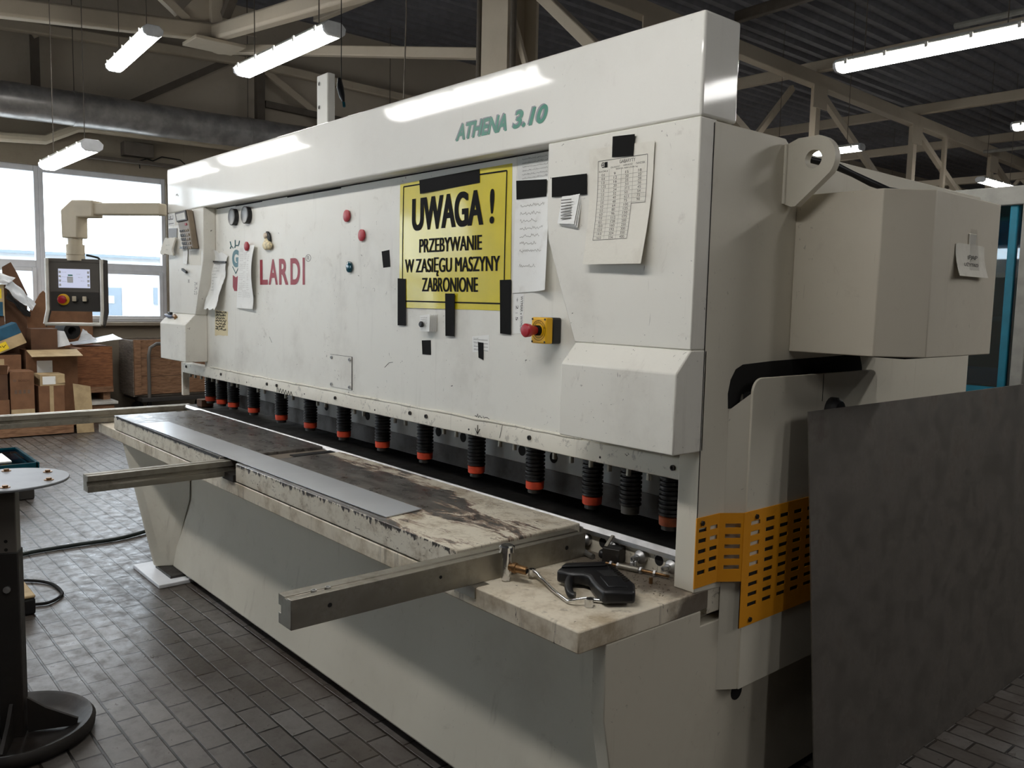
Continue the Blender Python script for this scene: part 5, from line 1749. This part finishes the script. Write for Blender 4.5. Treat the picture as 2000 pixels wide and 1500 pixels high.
b10b = cbox('carton', -4.88, .225, .475, .541, .665, .30, 'cardlight', 'small white labelled box on top of the taped carton')
face(b10b, .1505, -.10, .03, .015, .105, 'paper')
obj('torn_flap', MB().add([(.152, .04, .02), (.165, .125, .03), (.165, .12, .07), (.152, .085, .122), (.152, .04, .06)], [(0, 1, 2, 3, 4)]), 'cardlight', b10b, local=True, fix=False)
cbox('carton', -4.82, -.50, -.088, BZ, .41, .38, 'card', 'plain brown carton low at the left picture edge')
cbox('carton', -4.84, -.50, -.095, .411, .69, .34, 'carddark', 'open dark carton on the plain one at the left edge', flaps=(('f', 60, .12, 'card'), ('r', 70, .08, 'card')))
b14 = cbox('carton', -5.25, -.56, .115, BZ, .87, .34, 'card', 'long brown carton with tape behind the open dark one')
face(b14, .1705, .10, .17, .54, .70, 'cardlight', 'tape_band')
b11 = cbox('carton', -5.25, .165, .70, BZ, .92, .34, 'card', 'big brown carton with shipping label and pale open flap', flaps=(('f', -12, .28, 'cardlight'), ('r', 5, .06, 'card')))
face(b11, .1705, -.16, .0, .53, .67, 'paper')
b7 = cbox('carton', -5.32, .235, .51, .921, 1.16, .25, 'carddark', 'dark brown carton with a torn white side on the pile')
obj('torn_side', MB().hexa([(.10, .142, .02), (.14, .27, .05), (.135, .27, .05), (.095, .142, .02), (.10, .142, .22), (.135, .21, .21), (.13, .21, .21), (.095, .142, .22)]), 'foil', b7, local=True)
# blue printed carton, tipped
b4 = cbox('carton', -5.24, -.12, .19, .945, 1.19, .25, 'cardlight', 'tilted blue and kraft carton with yellow label on the pile', tilt=math.radians(24))
face(b4, .1255, -.155, .155, .125, .244, 'cardblue', 'blue_band')
obj('blue_top', MB().box(-.125, .127, -.155, .155, .2455, .2485), 'cardblue', b4, local=True)
lb = face(b4, .1278, -.145, -.03, .015, .10, 'cardyellow')
ptx = MB(); squiggle(ptx, (.1302, -.135, .045), EY, EZ, .09, .03, 5, .006)
obj('label_text', ptx, 'ink', lb, fix=False, local=b4)
cbox('carton', -5.52, -.50, .012, .872, 1.30, .26, 'carddark', 'dark carton supporting the kraft and blue one')
b5 = cbox('carton', -5.50, -.42, .014, 1.301, 1.66, .28, 'cardlight', 'kraft and blue carton with yellow patch at the left edge')
face(b5, .1405, -.2, .2, .0, .16, 'cardblue', 'blue_band')
face(b5, .1406, .06, .19, .20, .31, 'cardyellow')
cbox('carton', -5.66, .03, .66, .002, 1.00, .36, 'carddark', 'dark carton at the back of the pile beside the crate')
cbox('carton', -6.2, .58, 1.12, .002, 1.38, .28, 'card', 'tall brown carton at the wall, seen through the opening of the control panel')
def slab(name, pts, th_, m, label, cat):
    """irregular board given by its front outline (y,z) at x"""
    x = pts[0]
    mb = MB().prism(pts[1], 'x', x - th_, x)
    return tag(obj(name, mb, m), label, cat)
slab('cardboard_sheet', (-5.72, [(.27, 1.28), (.30, 1.0), (.48, 1.02), (.49, 1.56), (.46, 1.60), (.42, 1.56)]), .012, 'card', 'upright brown cardboard piece behind the control panel', 'cardboard')
slab('cardboard_sheet', (-5.66, [(.05, 1.002), (.26, 1.002), (.28, 1.55), (.18, 1.80), (.12, 1.92), (.03, 1.86)]), .012, 'carddark', 'dark torn cardboard piece sticking up by the window', 'cardboard')
slab('cardboard_sheet', (-4.72, [(.52, .57), (.55, .004), (.73, .004), (.70, .53)]), .008, 'cardlight', 'tan cardboard sheet leaning at the foot of the crate', 'cardboard')
rnd = random.Random(4)
def film(name, pts, m, label, n=16, amp=.02):
    """crumpled sheet through four corners"""
    a, b2, c2, d2 = [Vector(p) for p in pts]
    ph = [rnd.uniform(0, 6) for _ in range(4)]
    def F(u, v):
        p = (a * (1 - u) + b2 * u) * (1 - v) + (d2 * (1 - u) + c2 * u) * v
        w = amp * (math.sin(9 * u + 4 * v + ph[0]) + math.sin(5 * u - 11 * v + ph[1]) + .6 * math.sin(17 * u + 13 * v + ph[2]))
        return p + Vector((w, w * .3, w * .6))
    return tag(obj(name, MB().grid(F, n, n, .002, (1, 0, 0)), m, smooth=70), label, 'wrapping')
film('plastic_film', [(-5.45, -.30, 1.67), (-5.42, .04, 1.67), (-5.50, .12, 1.72), (-5.55, -.28, 1.98)], 'foil', 'clear white film bag slumped on top of the left cartons', amp=.014)
film('paper_wrap', [(-5.50, .02, 1.62), (-5.44, .28, 1.36), (-5.44, .32, 1.44), (-5.50, .06, 1.76)], 'foil', 'twisted white and dark wrapping strip on the pile', amp=.010)
film('paper_wrap', [(-5.47, .03, 1.50), (-5.42, .25, 1.28), (-5.42, .26, 1.34), (-5.47, .04, 1.60)], 'dark', 'black wrapping strip below the white one on the pile', amp=.010)

# crate with white sheets
c1 = thing('wooden_crate', 'reddish plywood crate with white sheets on top', 'crate', (-5.9, .98, .2))
cr_ = MB().box(-6.15, -5.6, .775, 1.185, .36, .925)
obj('panel_box', cr_, 'plywood', c1, bevel=.004)
obj('batten', MB().box(-5.6, -5.585, .775, 1.185, .36, .43), 'plank', c1)
obj('skid', MB().box(-6.1, -5.65, .80, .88, .26, .36), 'plank', c1)
obj('skid', MB().box(-6.1, -5.65, 1.08, 1.16, .26, .36), 'plank', c1)
ty = thing('parts_tray', 'grey plastic tray under the plywood crate', 'tray', (-5.75, 1.02, .0))
obj('tray', MB().box(-6.15, -5.45, .80, 1.20, .22, .258), 'lampbody', ty, bevel=.006)
obj('wood_base', MB().box(-6.15, -5.48, .82, 1.16, .0, .218), 'plank', ty)
film('plastic_sheet', [(-5.62, .76, .945), (-5.62, 1.32, 1.02), (-6.0, 1.30, 1.06), (-6.0, .78, .96)], 'foil', 'glossy white sheets lying on the plywood crate', amp=.004)
film('plastic_sheet', [(-5.75, .84, 1.00), (-5.75, 1.05, 1.0), (-5.80, .98, 1.08), (-5.80, .90, 1.14)], 'foil', 'pale curled sheet standing on the glossy sheets', amp=.004)
ro = MB().lathe((-5.9, .70, 1.12), (1, .2, 0), [(0, .10), (.25, .10), (.25, .05), (.02, .05)], 20)
tag(obj('dark_roll', ro, 'dark', smooth=50), 'dark roll lying behind the control panel on the pile', 'roll')

c2 = thing('wooden_crate', 'long planked crate on a trolley beside the machine', 'crate', (-6.0, 1.8, .28))
for k, (a, b2) in enumerate(((.29, .52), (.525, .755), (.76, 1.0))):
    obj('front_plank', MB().box(-5.72, -5.70, 1.47, 2.60, a, b2), 'plank', c2, bevel=.003)
obj('side_panel', MB().box(-6.3, -5.72, 1.46, 1.48, .29, .99), 'greyply', c2)
obj('back_panel', MB().box(-6.3, -6.28, 1.48, 2.60, .29, 1.0), 'greyply', c2)
obj('base', MB().box(-6.3, -5.72, 1.46, 2.60, .265, .289), 'greyply', c2)
obj('corner_board', MB().box(-5.70, -5.685, 1.47, 1.55, .29, 1.0), 'plank', c2)
tl2 = thing('trolley', 'low trolley with bent tube handle carrying the long crate', 'trolley', (-6.0, 1.8, 0))
obj('platform', MB().box(-6.35, -5.56, 1.52, 2.65, .205, .26), 'darkgrey', tl2, bevel=.006)
obj('handle', MB().tube([(-5.60, 1.62, .25), (-5.60, 1.62, .80), (-5.60, 1.64, .90), (-5.60, 1.72, .95), (-5.60, 2.45, .95), (-5.60, 2.53, .9), (-5.60, 2.55, .8), (-5.60, 2.55, .25)], .022, 10), 'hdgrey', tl2, smooth=60)
for x in (-6.2, -5.7):
    for y in (1.65, 2.5):
        obj('wheel', MB().cyl((x - .02, y, .075), (x + .02, y, .075), .075, 18), 'black', tl2)
        obj('fork', MB().box(x - .028, x + .028, y - .02, y + .02, .10, .206), 'darkgrey', tl2)

# ================================================================== BEHIND ON THE RIGHT: turquoise machine
bmc = thing('enclosed_machine', 'turquoise glazed machine enclosure far behind on the right', 'machine', (3.5, 6.6, 0))
obj('top_rail', MB().box(2.2, 6.4, 6.0, 6.08, 2.50, 2.66), 'railgrey', bmc, bevel=.01)
obj('corner_post', MB().box(2.96, 3.06, 5.98, 6.08, 0, 2.50), 'railgrey', bmc, bevel=.01)
obj('corner_post', MB().box(2.2, 2.3, 6.0, 6.08, 0, 2.50), 'bluem', bmc, bevel=.01)
obj('blue_post', MB().box(2.85, 2.915, 6.02, 6.10, 0, 2.50), 'bluem', bmc, bevel=.01)
obj('glazing', MB().box(2.3, 2.85, 6.05, 6.06, .951, 2.50), 'tealglass', bmc)
obj('glazing', MB().box(2.915, 2.96, 6.05, 6.06, .951, 2.50), 'tealglass', bmc)
obj('lower_panel', MB().box(2.3, 2.96, 6.02, 6.06, 0, .95), 'bluem', bmc)
obj('lower_panel', MB().box(3.06, 6.4, 6.02, 6.06, 0, 1.1), 'railgrey', bmc)
obj('back_panel', MB().box(2.2, 6.4, 7.3, 7.34, 0, 2.5), 'bluem', bmc)
obj('end_panel', MB().box(2.2, 2.24, 6.08, 7.3, 0, 2.5), 'bluem', bmc)
obj('carriage', MB().box(2.35, 2.85, 6.4, 6.9, .9, 1.55), 'darkgrey', bmc, bevel=.02)
obj('carriage_rail', MB().box(2.3, 3.6, 6.25, 6.33, 1.52, 1.56), 'alu', bmc)
obj('spindle_head', MB().box(2.62, 2.86, 6.3, 6.6, 1.56, 1.95), 'hdgrey', bmc, bevel=.02)
obj('blue_bin', MB().box(2.45, 2.85, 6.15, 6.35, .95, 1.10), 'bluem', bmc, bevel=.01)
pk2 = MB().tube([(.44, 1, ZC), (.445, 1, 3.07), (.44, 1, 3.04)], .003, 6)
hc = thing('hanging_cable', 'black cable end hanging from the roof beside the white upright', 'cable', (.45, 1, 2.86))
obj('wire', pk2, 'dark', hc)
obj('bundle', MB().tube([(.42, 1, 3.06), (.43, 1, 3.0), (.455, 1, 2.94), (.475, 1, 2.90)], [.014, .024, .020, .010], 8), 'black', hc, smooth=60)
obj('green_plug', MB().cyl((.478, 1, 2.895), (.486, 1, 2.865), .010, 8), 'teal', hc)
tag(obj('pull_cord', MB().tube([(-.6, 2.2, ZC), (-.62, 2.2, 4.6), (-.60, 2.2, 4.0), (-.63, 2.2, 3.3)], .006, 6), 'trussdark'), 'thin cord hanging from the roof left of the column', 'cord')
